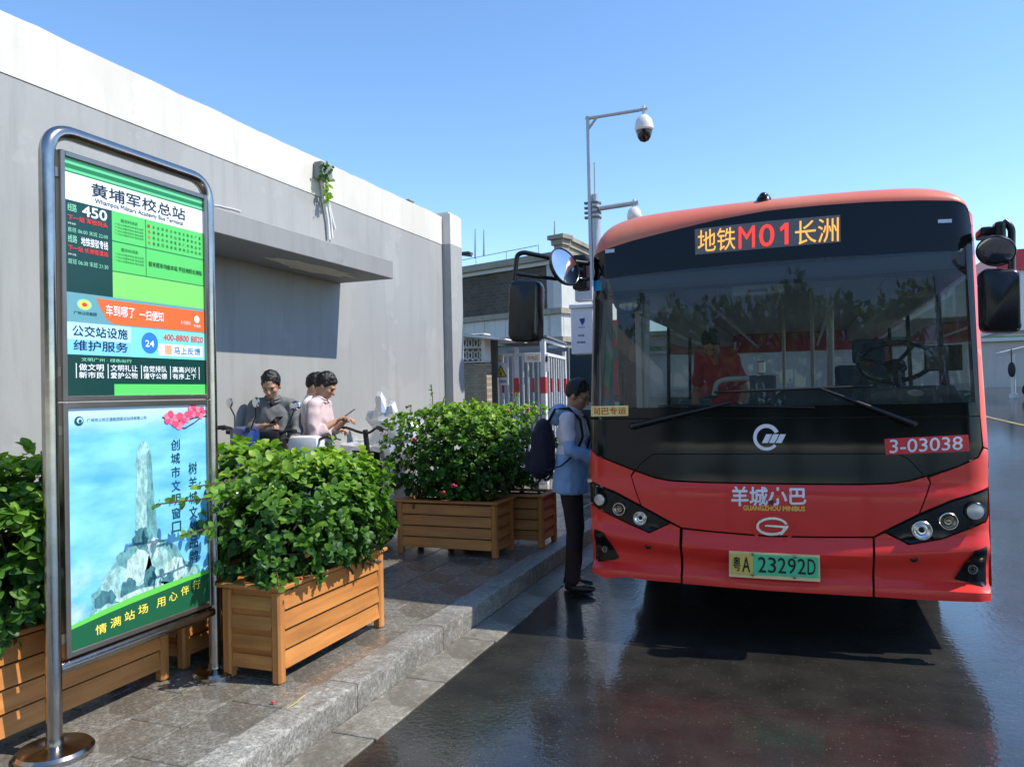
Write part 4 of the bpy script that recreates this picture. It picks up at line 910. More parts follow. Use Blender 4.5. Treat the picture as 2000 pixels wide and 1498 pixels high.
# fine dark grid of the LED matrix lying over the display
# roof cap, roof and sides ---------------------------------------------------------------------------------
def zroof(t): a = min(1.0, abs(t)); return 2.60 + 0.275 * (1 - a ** 9) ** 0.40 - 0.015 * a * a
TL = [fpx(*p) for p in top_line]; TLx = [(p.x - BXC) / bhw(p.z) for p in TL]
def zwin(t):
    if t <= TLx[0]: return TL[0].z
    for i in range(len(TL) - 1):
        if TLx[i] <= t <= TLx[i + 1]: k = (t - TLx[i]) / max(1e-6, TLx[i + 1] - TLx[i]); return TL[i].z + (TL[i + 1].z - TL[i].z) * k
    return TL[-1].z
NT, NP = 56, 14; ts = [math.sin((i / NT * 2 - 1) * math.pi / 2) for i in range(NT + 1)]
def zw_s(t): return max(2.50, 0.5 * (zwin(t) + zwin(-t)))   # both corners alike
m = MB(); vs = []
for t in ts:
    z0 = zwin(t); zr = max(zroof(t), z0 + .004)
    for j in range(NP + 1):
        ph = math.pi / 2 * j / NP; z = z0 + (zr - z0) * math.sin(ph); x = BXC + t * bhw(z); y = FY(BXC + t * bhw(z0), z0) - .004 + 0.30 * (1 - math.cos(ph)); vs.append((x, y, z))
fs = [(i * (NP + 1) + j, (i + 1) * (NP + 1) + j, (i + 1) * (NP + 1) + j + 1, i * (NP + 1) + j + 1) for i in range(NT) for j in range(NP)]
# continue to the rear
ed = [vs[i * (NP + 1) + NP] for i in range(NT + 1)]; k0 = len(vs)
vs += [(p[0], BYR - .2, p[2]) for p in ed]; vs += [(BXC + (p[0] - BXC) * .97, BYR, p[2] - .12) for p in ed]
for i in range(NT):
    a = i * (NP + 1) + NP; b = (i + 1) * (NP + 1) + NP; fs += [(a, b, k0 + i + 1, k0 + i), (k0 + i, k0 + i + 1, k0 + NT + 2 + i, k0 + NT + 1 + i)]
m.add(vs, fs); m.build('roof', ROOFRED, bus, 50)
m = MB(); c = Vector((BXC - .035, 5.33, 2.845)); p = fpx(1492, 400)
cc = ony(1492, 395, 5.30); m.add([], []) if False else None
prof = [(.058, 0), (.055, .02), (.042, .05), (.026, .072), (.012, .08)]
m.lathe(prof, cc + Vector((0, 0, -.02)), (0, 0, 1), 18); m.ell(cc + Vector((0, -.035, .03)), (.028, .03, .026)); m.build('roof_camera', PLA, bus, True)
LIN = pm('bus_lining_grey', (0.42, 0.43, 0.41), 0.6, 0, .06, 4); LIND = pm('bus_lining_dark', (0.10, 0.105, 0.11), 0.55, 0, .1, 5); FLO = pm('bus_floor', (0.10, 0.10, 0.10), .6)
def side_y(z): return FY(BXC + bhw(z), z) + .01
for sx in (-1, 1):
    def sxp(z): return BXC + sx * bhw(z)
    # lower and upper body strips
    def strip(z0, z1, y0, y1, nm, mt=RED, th=.03):
        m = MB(); zs = [z0 + (z1 - z0) * i / 6 for i in range(7)]; vs = []; fs = []
        for z in zs:
            ya = side_y(max(z, .36)) if y0 is None else y0
            vs += [(sxp(z), ya, z), (sxp(z), y1, z), (sxp(z) - sx * th, y1, z), (sxp(z) - sx * th, ya + .01, z)]
        for i in range(6):
            for k in range(4): fs.append((i * 4 + k, i * 4 + (k + 1) % 4, i * 4 + 4 + (k + 1) % 4, i * 4 + 4 + k))
        fs += [(0, 1, 2, 3), (24, 25, 26, 27)]; m.add(vs, fs); return m.build(nm, mt, bus)
    strip(2.30, 2.605, None, BYR, 'cant_rail')
    strip(.42, 1.12, 5.25, 5.36, 'front_side', RED); strip(1.121, 2.299, None, 5.36 if sx < 0 else 5.47, 'front_pillar', BLK)
    if sx < 0:
        strip(.33, 1.12, 6.62, BYR, 'side_panel'); strip(1.121, 2.299, 6.62, 6.78, 'window_pillar', BLK); wy = [6.78, 8.5, 10.2, BYR - .1]
    else:
        strip(.33, 1.12, 5.361, BYR, 'side_panel'); wy = [5.47, 6.65, 8.5, 10.2, BYR - .1]
    for a, b in zip(wy, wy[1:]):
        strip(1.121, 2.299, b - .06, b, 'window_pillar', BLK)
        m = MB(); m.add([(sxp(1.12) - sx * .012, a, 1.122), (sxp(1.12) - sx * .012, b - .06, 1.122), (sxp(2.3) - sx * .012, b - .06, 2.298), (sxp(2.3) - sx * .012, a, 2.298)], [(0, 1, 2, 3)]); m.build('side_window', SGLASS, bus)
# rear wall with window, floor, ceiling, lining
m = MB(); m.box((BXC - 1.17, BYR - .06, .34), (BXC + 1.17, BYR, 1.35)); m.box((BXC - 1.17, BYR - .06, 2.15), (BXC + 1.17, BYR, 2.60)); m.box((BXC - 1.17, BYR - .06, 1.351), (BXC - .95, BYR, 2.149)); m.box((BXC + .95, BYR - .06, 1.351), (BXC + 1.17, BYR, 2.149)); m.build('rear_panel', RED, bus)
m = MB(); m.add([(BXC - .95, BYR - .03, 1.35), (BXC + .95, BYR - .03, 1.35), (BXC + .95, BYR - .03, 2.15), (BXC - .95, BYR - .03, 2.15)], [(0, 1, 2, 3)]); m.build('rear_window', SGLASS, bus)
m = MB(); m.box((BXC - 1.16, 5.25, .50), (BXC + 1.16, BYR - .06, .60)); m.build('floor', FLO, bus)
m = MB(); m.box((BXC - 1.13, 5.40, 2.44), (BXC + 1.13, BYR - .06, 2.48)); m.build('ceiling', LIN, bus)
m = MB(); m.box((BXC - 1.12, 5.215, 2.30), (BXC + 1.12, 5.42, 2.43), .03); m.build('header_lining', LIND, bus)
for sx in (-1, 1):
    m = MB(); m.box((BXC + sx * 1.12, 6.65 if sx < 0 else 5.36, .60), (BXC + sx * 1.15, BYR - .06, 1.10)); m.build('side_lining', LIN, bus)
    m = MB(); m.box((BXC + sx * .80, 6.4, 2.26), (BXC + sx * 1.12, BYR - .06, 2.43), .02); m.build('air_duct', LIN, bus)
# underbody and wheels
m = MB(); m.box((BXC - 1.1, 5.5, .30), (BXC + 1.1, BYR - .2, .498)); m.box((BXC - .8, 5.26, .36), (BXC + .8, 5.5, .49)); m.build('chassis', RUB, bus)
TYRE = pm('tyre_rubber', (0.014, 0.014, 0.014), .7, bump=.4, bscale=50); RIM = pm('wheel_rim_grey', (.35, .35, .36), .4, .8)
for sx in (-1, 1):
    for yy in (6.95, 10.7):
        c = Vector((BXC + sx * 1.03, yy, .40)); m = MB(); m.lathe([(.25, -.11), (.38, -.11), (.40, -.08), (.40, .08), (.38, .11), (.25, .11)], c, (1, 0, 0), 32); wh = m.build('wheel', TYRE, bus, True)
        m = MB(); m.lathe([(.25, -.07), (.22, .04), (.10, .06), (.08, .10), (.02, .10)], c, (sx, 0, 0), 24); m.build('rim', RIM, wh, True)
# --- mirrors ---------------------------------------------------------------------------------------------
MIR = pm('mirror_glass', (0.72, 0.74, 0.76), 0.03, 1.0, .02)
def mirror_box(poly_px, Y, dep, nm, parent):
    """rounded housing: outline in the photo on plane Y, dep deep"""
    P = [ony(*p, Y) for p in poly_px]; c = sum(P, Vector()) / len(P); m = MB(); rings = [(.0, .86), (.012, .95), (.04, 1.0), (dep - .02, 1.0), (dep, .96)]
    vs = []; n = len(P); fs = []
    for (d, k) in rings: vs += [c + (p - c) * k + Vector((0, d, 0)) for p in P]
    for i in range(len(rings) - 1):
        for k in range(n): fs.append((i * n + k, i * n + (k + 1) % n, i * n + n + (k + 1) % n, i * n + n + k))
    fs += [tuple(reversed(range(n))), tuple(range((len(rings) - 1) * n, len(rings) * n))]
    m.add(vs, fs); o = m.build(nm, PLA, parent, 40)
    g = MB(); g.prism([c + (p - c) * .92 + Vector((0, dep, 0)) for p in P], (0, .001, 0), (0, .004, 0)); g.build('mirror_glass', MIR, o); return o
def rrect(x0, y0, x1, y1, r, n=4, skew=0):
    pts = []
    for (cx, cy, a0) in ((x1 - r, y0 + r, -90), (x1 - r, y1 - r, 0), (x0 + r, y1 - r, 90), (x0 + r, y0 + r, 180)):
        for k in range(n + 1): t = R(a0 + 90 * k / n); pts.append((cx + r * math.cos(t) + skew * (cy + r * math.sin(t) - y0), cy + r * math.sin(t)))
    return pts
ml = bpy.data.objects.new('side_mirror', None); COL.objects.link(ml); ml.parent = bus
YM = 4.86
mirror_box(rrect(992, 545, 1050, 667, 13, skew=-.02), YM, .16, 'mirror_housing', ml)
m = MB(); m.tube(arc_pts([ony(1004, 556, YM + .08), ony(1010, 498, YM + .08), ony(1022, 493, YM + .09), ony(1090, 507, 5.05), ony(1150, 515, 5.26)], .05), .0165, 12); m.build('mirror_arm', PLA, ml, True)
m = MB(); m.tube([ony(1008, 535, YM + .08), ony(1085, 545, 5.05), ony(1150, 545, 5.26)], .0135, 10); m.build('mirror_arm', PLA, ml, True)
m = MB(); m.box(ony(1128, 552, 5.30) + Vector((-.02, -.08, -.06)), ony(1150, 500, 5.32) + Vector((.0, .04, 0)), .02); m.build('mirror_bracket', PLA, ml)
def round_mirror(px, py, ra, nrm, Y, parent, ratio=1.0, roll=0):
    c = ony(px, py, Y); n_ = Vector(nrm).normalized(); m = MB(); m.lathe([(ra * .5, -.045), (ra * .9, -.03), (ra, -.005), (ra, .004), (ra * .95, .008), (ra * .93, .002)], c, n_, 36); o = m.build('round_mirror', PLA, parent, True)
    m = MB(); m.lathe([(ra * .93, .003), (ra * .8, .008), (ra * .5, .014), (.001, .017)], c, n_, 36); m.build('mirror_glass', MIR, o, True); return o
round_mirror(1104, 521, .140, (0.88, -0.42, 0.30), 5.0, ml)
m = MB(); m.tube([ony(1108, 526, 5.03), ony(1135, 530, 5.2)], .025, 10); m.build('mirror_arm', PLA, ml, True)
mr = bpy.data.objects.new('side_mirror', None); COL.objects.link(mr); mr.parent = bus
YN = 5.0
mirror_box(rrect(1918, 523, 1996, 648, 14, skew=.03), YN, .16, 'mirror_housing', mr)
m = MB(); m.tube(arc_pts([ony(1976, 535, YN + .08), ony(1976, 445, YN + .08), ony(1960, 432, YN + .09)], .05), .020, 12); m.build('mirror_arm', PLA, mr, True)
m = MB(); m.box(ony(1936, 478, YN + .14), ony(1966, 430, YN + .02), .02); m.build('mirror_bracket', PLA, mr)
m = MB(); m.box(ony(1904, 472, 5.32), ony(1940, 441, 5.14), .015); m.build('mirror_bracket', PLA, mr)
round_mirror(1945, 491, .100, (-0.35, -0.86, -0.75), YN + .05, mr)
m = MB(); m.tube([ony(1945, 488, YN + .06), ony(1950, 470, YN + .08)], .02, 8); m.build('mirror_arm', PLA, mr, True)
# --- wipers ----------------------------------------------------------------------------------------------
def wiper(pivot, elbow, b0, b1, rod=None):
    g = bpy.data.objects.new('wiper', None); COL.objects.link(g); g.parent = bus
    def fp(p, o): return fpx(*p, o)
    m = MB(); m.tube([fp(pivot, .03), fp(((pivot[0] * .8 + elbow[0] * .2), (pivot[1] * .8 + elbow[1] * .2)), .045), fp(elbow, .035)], [.020, .017, .007], 10); m.build('arm', PLA, g, True)
    m = MB(); k = 6; m.tube([fp((b0[0] + (b1[0] - b0[0]) * i / k, b0[1] + (b1[1] - b0[1]) * i / k), .022) for i in range(k + 1)], .008, 8); m.build('blade', RUB, g, True)
    m = MB(); m.lathe([(.024, -.004), (.022, .02), (.012, .032)], fp(pivot, .012), (0, -1, 0), 16); m.build('pivot', PLA, g, True)
wiper((1785, 828), (1600, 758), (1395, 766), (1704, 754))
wiper((1236, 832), (1428, 786), (1310, 790), (1592, 796))
# clearance lights
for q in (((1182, 488), (1200, 486), (1200, 493), (1182, 495)), ((1832, 429), (1859, 428), (1859, 435), (1832, 436))):
    front_panel('marker_light', q, pm('marker_clear', (.55, .57, .6), .2, .2), bus, off=.006, thick=.006, gap=0)
# --- what shows through the windscreen -----------------------------------------------------------------
DASH = pm('dashboard_grey', (0.10, 0.12, 0.118), .55, 0, .08, 6, bump=.1, bscale=120)
m = MB(); prof = [(5.20, 1.48), (5.30, 1.50), (5.62, 1.47), (5.80, 1.40), (5.82, .62), (5.2, .62)]
ins = lambda x: FY(x, 1.5) + .03
vs = []; fs = []; NX = 24
for i in range(NX + 1):
    x = BXC - .55 + 1.65 * i / NX; y0 = ins(x)
    dk = sstep(-.30, -.12, x); DZ = {5.20: 0, 5.30: .0, 5.62: .14, 5.80: .20}
    for (y, z) in prof: vs.append((x, max(y, y0 + (0 if y < 5.25 else .06)) if y < 5.35 else y, z + (DZ.get(y, 0) * dk if z > 1 else 0)))
n = len(prof)
for i in range(NX):
    for k in range(n): fs.append((i * n + k, i * n + (k + 1) % n, i * n + n + (k + 1) % n, i * n + n + k))
fs += [tuple(range(n)), tuple(reversed(range(NX * n, NX * n + n)))]
m.add(vs, fs); dash = m.build('dashboard', DASH, bus, 30)
m = MB(); m.box((BXC - 1.12, 5.24, .62), (BXC - .56, 5.52, 1.46), .02); m.build('door_step_panel', LIND, bus)
for (x0, x1, ya, yb) in ((.02, .36, 5.30, 5.36), (.52, .72, 5.31, 5.37), (-.45, -.12, 5.30, 5.36), (-.95, -.68, 5.34, 5.40)):
    m = MB(); m.box((x0, ya, 1.495), (x1, yb, 1.515), .004); m.build('air_vent', PLA, bus)
m = MB(); m.lathe([(.045, 0), (.045, .006), (.036, .006), (.034, .003)], (.66, 5.47, 1.562), (0, -.45, .9), 28); m.build('speaker_ring', LENS, dash, True)
# steering wheel
sw_c = ony(1748, 708, 5.74); ax = Vector((0, .55, .83)).normalized(); a = ax.orthogonal().normalized(); b = ax.cross(a)
m = MB(); m.tube([sw_c + (a * math.cos(t) + b * math.sin(t)) * .225 for t in [2 * math.pi * k / 36 for k in range(37)]], .016, 10, caps=False); stw = m.build('steering_wheel', PLA, bus, True)
m = MB(); m.lathe([(.07, -.02), (.065, .015), (.02, .025)], sw_c - ax * .03, ax, 20)
for t in (0.4, 2.5, 4.3): m.tube([sw_c - ax * .02, sw_c + (a * math.cos(t) + b * math.sin(t)) * .22], .014, 8)
m.tube([sw_c - ax * .02, sw_c - ax * .32], .03, 10); m.build('hub', PLA, stw, True)
m = MB(); p = ony(1843, 700, 5.62); m.box(p + Vector((-.11, -.02, -.08)), p + Vector((.11, .02, .085)), .008); m.tube([p, p + Vector((.02, .03, -.22))], .02, 8); m.build('driver_monitor', PLA, bus)
# driver seat and passenger seats
SEATM = pm('seat_fabric_blue', (0.030, 0.060, 0.085), .8, 0, .2, 20); SEATG = pm('seat_plastic_green', (0.05, 0.16, 0.13), .4, 0, .15, 10)
def seat(x, y, w_, mt, zb=.60, nm='passenger_seat', top=1.55, face=-1):
    g = bpy.data.objects.new(nm, None); COL.objects.link(g); g.parent = bus; g.location = (0, 0, 0)
    m = MB(); m.box((x - w_ / 2, y - .22, zb + .38), (x + w_ / 2, y + .20, zb + .47), .03); m.build('cushion', mt, g)
    yb = y + .20 if face < 0 else y - .28
    m = MB(); m.box((x - w_ / 2, yb, zb + .45), (x + w_ / 2, yb + .08, top), .035); m.build('backrest', mt, g)
    m = MB(); m.box((x - w_ * .3, y - .12, zb), (x + w_ * .3, y + .12, zb + .38), .02); m.build('pedestal', LIND, g); return g
seat(.48, 6.35, .50, SEATM, .62, 'driver_seat', 1.78)
m = MB(); m.box((.36, 6.56, 1.79), (.60, 6.63, 1.98), .03); m.build('headrest', SEATM, bus)
for yy in (7.6, 8.6, 9.6, 10.7):
    for xx in (-1.12, -.66, .26, .72):
        if yy < 8 and xx < 0: continue
        seat(xx, yy, .42, SEATG, .66, top=1.50)
# poles, rails
POLE = pm('grab_pole_grey', (0.60, 0.60, 0.57), .35, 0, .05, 10)
def pole(pts, r=.017, nm='grab_pole'): m = MB(); m.tube(arc_pts(pts, .05), r, 10); m.build(nm, POLE, bus, True)
pole([ony(1262, 770, 5.66) - Vector((0, 0, .9)), ony(1262, 770, 5.66), ony(1262, 500, 5.66)], .026)
pole([ony(1585, 760, 7.0) - Vector((0, 0, .8)), ony(1585, 550, 7.0), ony(1585, 500, 7.0)]); pole([ony(1530, 760, 8.2) - Vector((0, 0, .6)), ony(1530, 600, 8.2)]); pole([ony(1620, 760, 6.9) - Vector((0, 0, .9)), ony(1620, 520, 6.9)], .03)
pole([ony(1395, 772, 5.88), ony(1400, 745, 5.88), ony(1425, 740, 5.88), ony(1500, 738, 5.88), ony(1502, 775, 5.88)], .020, 'handrail')
for xx in (-.62, .20): pole([(xx, 5.9, 2.22), (xx, BYR - .3, 2.22)], .015, 'ceiling_rail')
m = MB(); m.box(ony(1400, 772, 5.85), ony(1375, 778, 5.9) + Vector((0, .1, 0)), .01); m.build('fare_box_base', LIND, bus)
m = MB(); c = ony(1489, 725, 5.9); m.box(c + Vector((-.09, -.05, -.2)), c + Vector((.09, .12, -.03)), .015); m.build('fare_box', LIND, bus)
m = MB(); c = ony(1487, 718, 5.95); m.box(c + Vector((-.03, -.02, -.05)), c + Vector((.03, .02, .05)), .012); m.build('card_reader', LENS, bus)
# sun visor and round inner mirror
VIS = pm('visor_beige', (0.50, 0.49, 0.44), .6); p = ony(1480, 552, 5.36); m = MB(); m.box(p + Vector((-.17, -.012, -.085)), p + Vector((.17, .012, .075)), .012); vis = m.build('sun_visor', VIS, bus)
m = MB(); m.box(p + Vector((-.06, -.016, -.065)), p + Vector((.06, -.0125, -.045))); m.build('visor_label', LIND, vis)
m = MB(); m.tube([p + Vector((0, .01, .05)), p + Vector((0, .03, .2))], .015, 8); m.build('visor_hinge', VIS, vis)
p = ony(1226, 585, 5.42); m = MB(); m.lathe([(.09, -.02), (.105, .0), (.105, .01), (.098, .014)], p, (.25, -1, .0), 32, sx=1.0); im = m.build('interior_mirror', PLA, bus, True)
m = MB(); m.lathe([(.097, .012), (.06, .017), (.001, .02)], p, (.25, -1, 0), 32); m.build('mirror_glass', pm('dark_mirror', (.10, .11, .11), .05, 1.0, .1), im, True)
m = MB(); m.tube([p + Vector((-.09, .01, .03)), p + Vector((-.2, .05, .04))], .008, 8); m.build('mirror_stalk', PLA, im, True)
# left door frame (light), folded door leaf, sticker cabinet beside the door
m = MB(); m.box((BXC - 1.17, 5.37, .62), (BXC - 1.08, 5.46, 2.44), .01); m.build('door_post', LIN, bus)
m = MB(); m.box((BXC - 1.17, 6.52, .62), (BXC - 1.08, 6.62, 2.44), .01); m.build('door_post', LIN, bus)
m = MB(); m.box((BXC - 1.06, 5.48, .62), (BXC - 1.02, 5.95, 2.3), .01); dl = m.build('door_leaf', PLA, bus)
cabR = ink('cabinet_red', (.72, .16, .16)); p0 = ony(1197, 775, 6.95); p1 = ony(1252, 622, 6.95)
m = MB(); m.box((p0.x, 6.95, p0.z), (p1.x, 7.1, p1.z), .01); cab = m.build('equipment_cabinet', cabR, bus)
q0 = ony(1197, 702, 6.94); q1 = ony(1252, 676, 6.94); m = MB(); m.box((q0.x, 6.935, q0.z), (q1.x, 6.945, q1.z)); m.build('green_panel', ink('cabinet_green', (.16, .36, .28)), cab)
q0 = ony(1197, 660, 6.94); q1 = ony(1252, 632, 6.94); m = MB(); m.box((q0.x, 6.935, q0.z), (q1.x, 6.945, q1.z)); m.build('green_panel', ink('cabinet_green2', (.16, .40, .28)), cab)
t0 = ony(1218, 676, 6.93); m = MB(); m.prism([t0 + Vector((-.03, 0, -.025)), t0 + Vector((.03, 0, -.025)), t0 + Vector((0, 0, .03))], (0, 0, 0), (0, .003, 0)); m.build('warning_triangle', ink('warn_yellow', (.90, .80, .25)), cab)
# ================================================================== PEOPLE
def remeshed(mb, voxel, smooth=6, fold=0.0, fscale=9.0, seed=0.0, stretch=(1, 1, 1)):
    """union of the collected lumps as one continuous smooth surface, optional cloth folds"""
    me = mb.mesh('tmp', fix=False); o = bpy.data.objects.new('tmp', me); COL.objects.link(o)
    r = o.modifiers.new('r', 'REMESH'); r.mode = 'VOXEL'; r.voxel_size = voxel; r.use_smooth_shade = True
    s = o.modifiers.new('s', 'SMOOTH'); s.iterations = smooth; s.factor = 0.5
    dg = bpy.context.evaluated_depsgraph_get(); dg.update(); ev = o.evaluated_get(dg); new = bpy.data.meshes.new_from_object(ev)
    bpy.data.objects.remove(o); bpy.data.meshes.remove(me)
    if fold:
        ns = [v.normal.copy() for v in new.vertices]
        for v, n_ in zip(new.vertices, ns):
            q = Vector((v.co.x * stretch[0], v.co.y * stretch[1], v.co.z * stretch[2])) * fscale + Vector((seed, seed * 2, 0))
            a = noise.noise(q); b = noise.noise(q * 2.1 + Vector((5, 1, 2))); v.co += n_ * fold * ((1 - abs(a) * 2.2) * .7 + b * .5)
    new.shade_smooth(); return new
def cap(mb, a, b, r0, r1, n=12):
    a = Vector(a); b = Vector(b); d = b - a; L = max(d.length, 1e-4); k = 5; prof = []
    for i in range(k + 1): t = math.pi / 2 * i / k; prof.append((r0 * math.sin(t), -r0 * math.cos(t)))
    for i in range(k + 1): t = math.pi / 2 * i / k; prof.append((r1 * math.cos(t), L + r1 * math.sin(t)))
    mb.lathe(prof, a, d.normalized(), n)
SKIN = pm('skin_tan', (0.46, 0.255, 0.16), 0.5, 0, 0.10, 14); HAIR = pm('hair_black', (0.008, 0.007, 0.007), 0.45, 0, .3, 60, bump=.5, bscale=120); EYE = pm('eye_dark', (0.01, 0.008, 0.008), .2); SHOE = pm('shoe_black', (0.012, 0.011, 0.011), .35); LIP = pm('lip_tone', (0.30, 0.11, 0.085), .5)
def fabric(name, c, v=.12): return pm(name, c, 0.85, 0, v, 9, bump=.15, bscale=260)
HANDS = {}
def make_person(label, loc, rz, H, pose, shirt, trousers, sleeve=1.0, long_sleeve=True, hem=.84, group=None, collar=True, inner=None, shirt_fn=None, hairmat=None, seed=0.0, two_tone=None):
    """local frame: x right hand, y forward, z up, for a person 1.72 m tall scaled to H"""
    k = H / 1.72; root = thing('person', label, 'person', loc, group, rz)
    g = lambda *p: Vector(p) * k
    lean = pose.get('lean', 0.0)                       # forward lean above the hips (rad)
    Ml = Matrix.Translation(g(0, 0, .95)) @ Matrix.Rotation(-lean, 4, 'X') @ Matrix.Translation(-g(0, 0, .95))
    U = lambda *p: Ml @ g(*p)
    def put(nm, me, mt, par=root):
        o = link_mesh(nm, me, mt, par); return o
    sh = {1: U(.158, 0, 1.405), -1: U(-.158, 0, 1.405)}
    arms = {}
    for s, nm in ((1, 'r'), (-1, 'l')):
        e, w_, hd = pose[nm]; arms[s] = (U(*e), U(*w_), Vector(hd).normalized())
    legs = pose.get('legs', {1: ((.095, .02, .49), (.10, -.01, .08)), -1: ((-.095, .02, .49), (-.10, -.01, .08))})
    neck = U(0, -.005, 1.45); yaw, pit = pose.get('head', (0, 0))
    Mh = Matrix.Translation(U(0, .0, 1.50)) @ Matrix.Rotation(yaw, 4, 'Z') @ Matrix.Rotation(-pit - lean * .5, 4, 'X') @ Matrix.Scale(k, 4)
    h = lambda *p: Mh @ Vector(p)
    Mr = Mh.to_3x3()
    body = MB()
    # head: skull, face, jaw, nose, ears, neck
    body.ell(h(0, .005, .125), (.073, .092, .098), Mr, 20, 14); body.ell(h(0, .030, .075), (.061, .068, .085), Mr, 20, 14); body.ell(h(0, .056, .022), (.036, .036, .028), Mr)
    cap(body, h(0, .094, .105), h(0, .112, .070), .010 * k, .015 * k); body.ell(h(0, .085, .125), (.058, .018, .014), Mr); body.ell(h(0, .086, .040), (.024, .014, .012), Mr)
    for s in (-1, 1): body.ell(h(s * .076, .002, .092), (.011, .019, .032), Mr); body.ell(h(s * .038, .066, .080), (.024, .024, .022), Mr)
    cap(body, neck - Vector((0, 0, .05 * k)), h(0, -.008, .06), .058 * k, .052 * k)
    # trunk core, arms, legs
    body.ell(U(0, 0, 1.25), (.135 * k, .085 * k, .20 * k)); body.ell(U(0, 0, 1.0), (.13 * k, .085 * k, .14 * k)); cap(body, sh[1], sh[-1], .045 * k, .045 * k)
    for s in (1, -1):
        e, w_, hd = arms[s]; cap(body, sh[s], e, .046 * k, .038 * k); cap(body, e, e.lerp(w_, .35), .040 * k, .041 * k); cap(body, e.lerp(w_, .3), w_, .041 * k, .026 * k)
        # hand: palm, four bent fingers of different length, thumb from the side
        side = hd.cross(Vector((0, 0, 1)));
        if side.length < .2: side = Vector((s, 0, 0))
        side.normalize(); pn = side.cross(hd).normalized(); palm = w_ + hd * .055 * k
        Mp = Matrix((side, hd, pn)).transposed(); body.ell(palm, (.040 * k, .052 * k, .017 * k), Mp)
        curl = pose.get('curl', {}).get(s, .55); pal = -pn if pose.get('palm', {}).get(s, -1) < 0 else pn
        for i, (o_, fl) in enumerate(((-.030, .062), (-.010, .074), (.010, .070), (.029, .054))):
            b0 = palm + hd * .040 * k + side * o_ * k; m1 = b0 + (hd * math.cos(curl) + pal * math.sin(curl)) * fl * .5 * k; m2 = m1 + (hd * math.cos(curl * 2.1) + pal * math.sin(curl * 2.1)) * fl * .5 * k
            cap(body, b0 - hd * .01, m1, .0098 * k, .0090 * k, 8); cap(body, m1, m2, .0090 * k, .0078 * k, 8)
        ts = side * (-s); b0 = w_ + hd * .025 * k + ts * .030 * k; m1 = b0 + (hd * .6 + ts * .7 + pal * .3).normalized() * .036 * k; m2 = m1 + (hd * .9 + ts * .15 + pal * .4).normalized() * .030 * k
        cap(body, b0, m1, .0125 * k, .0105 * k, 8); cap(body, m1, m2, .0105 * k, .0085 * k, 8)
        hp = g(s * .09, 0, .93); kn, an = g(*legs[s][0]), g(*legs[s][1]); cap(body, hp, kn, .072 * k, .05 * k); cap(body, kn, an, .050 * k, .034 * k); cap(body, an, an + g(0, .10, -.045), .035 * k, .03 * k)
    if 'phone' in pose:
        e, w_, hd = arms[pose['phone'][0]]; HANDS[label] = (w_ + hd * .115 * k + Vector(pose['phone'][1]), hd)
    put('body', remeshed(body, .0075, 3), SKIN)
    for s in (-1, 1):
        m = MB(); m.ell(h(s * .030, .088, .098), (.010, .006, .0055), Mr, 10, 6); put('eye', m.mesh('eye', smooth=True), EYE)
        m = MB(); m.ell(h(s * .031, .094, .121), (.020, .006, .0045), Mr, 10, 6); put('eyebrow', m.mesh('eyebrow', smooth=True), HAIR)
    m = MB(); m.ell(h(0, .098, .040), (.021, .005, .0055), Mr, 12, 6); put('mouth', m.mesh('mouth', smooth=True), LIP)
    # hair
    hb = MB(); hb.ell(h(0, -.012, .150), (.083, .098, .088), Mr, 20, 12); hb.ell(h(0, -.040, .125), (.074, .062, .068), Mr, 20, 12); rr = random.Random(int(seed * 10) + 1)
    for i in range(30):
        t = rr.uniform(0, 6.28); q = rr.uniform(.1, 1.0); hb.ell(h(math.cos(t) * .064 * q, -.005 + math.sin(t) * .078 * q, .175 + .055 * (1 - q * q)), (.026, .026, .022), Mr, 8, 6)
    for s in (-1, 1): hb.ell(h(s * .073, .012, .125), (.012, .022, .030), Mr, 8, 6)
    hm = remeshed(hb, .007, 3, .006, 60, seed); put('hair', hm, hairmat or HAIR)
    # shirt
    sb = MB(); z0 = hem
    sb.ell(U(0, .0, 1.28), (.160 * k, .106 * k, .20 * k)); sb.ell(U(0, .012, 1.10), (.154 * k, .114 * k, .22 * k)); cap(sb, U(.0, -.005, 1.36), U(0, 0, 1.46), .085 * k, .066 * k)
    for s in (1, -1): cap(sb, U(s * .08, -.003, 1.42), sh[s], .062 * k, .060 * k)
    sb.lathe([(.166 * k, 0), (.172 * k, .10 * k), (.165 * k, .28 * k)], U(0, .005, z0), (Ml.to_3x3() @ Vector((0, 0, 1))), 20, sx=.76 if False else 1.0) if False else None
    n2 = 24; vs = []; fs = []
    for i, (zz, rx, ry) in enumerate(((z0, .172, .138), (z0 + .12, .168, .132), (1.15, .152, .114))):
        for j in range(n2): t = 2 * math.pi * j / n2; vs.append(U(rx * math.cos(t), ry * math.sin(t) + .006, zz))
    for i in range(2):
        for j in range(n2): fs.append((i * n2 + j, i * n2 + (j + 1) % n2, i * n2 + n2 + (j + 1) % n2, i * n2 + n2 + j))
    fs += [tuple(reversed(range(n2))), tuple(range(2 * n2, 3 * n2))]; sb.add(vs, fs)
    for s in (1, -1):
        e, w_, hd = arms[s]; cap(sb, sh[s], sh[s].lerp(e, .8 if long_sleeve else .62), .058 * k, .055 * k)
        if long_sleeve: cap(sb, sh[s].lerp(e, .7), e, .055 * k, .051 * k); cap(sb, e, e.lerp(w_, sleeve), .051 * k, .044 * k if sleeve > .8 else .052 * k)
    sm = remeshed(sb, .0095, 4, .013, 10.5, seed, (1, 1, .7)); so = put('shirt', sm, shirt)
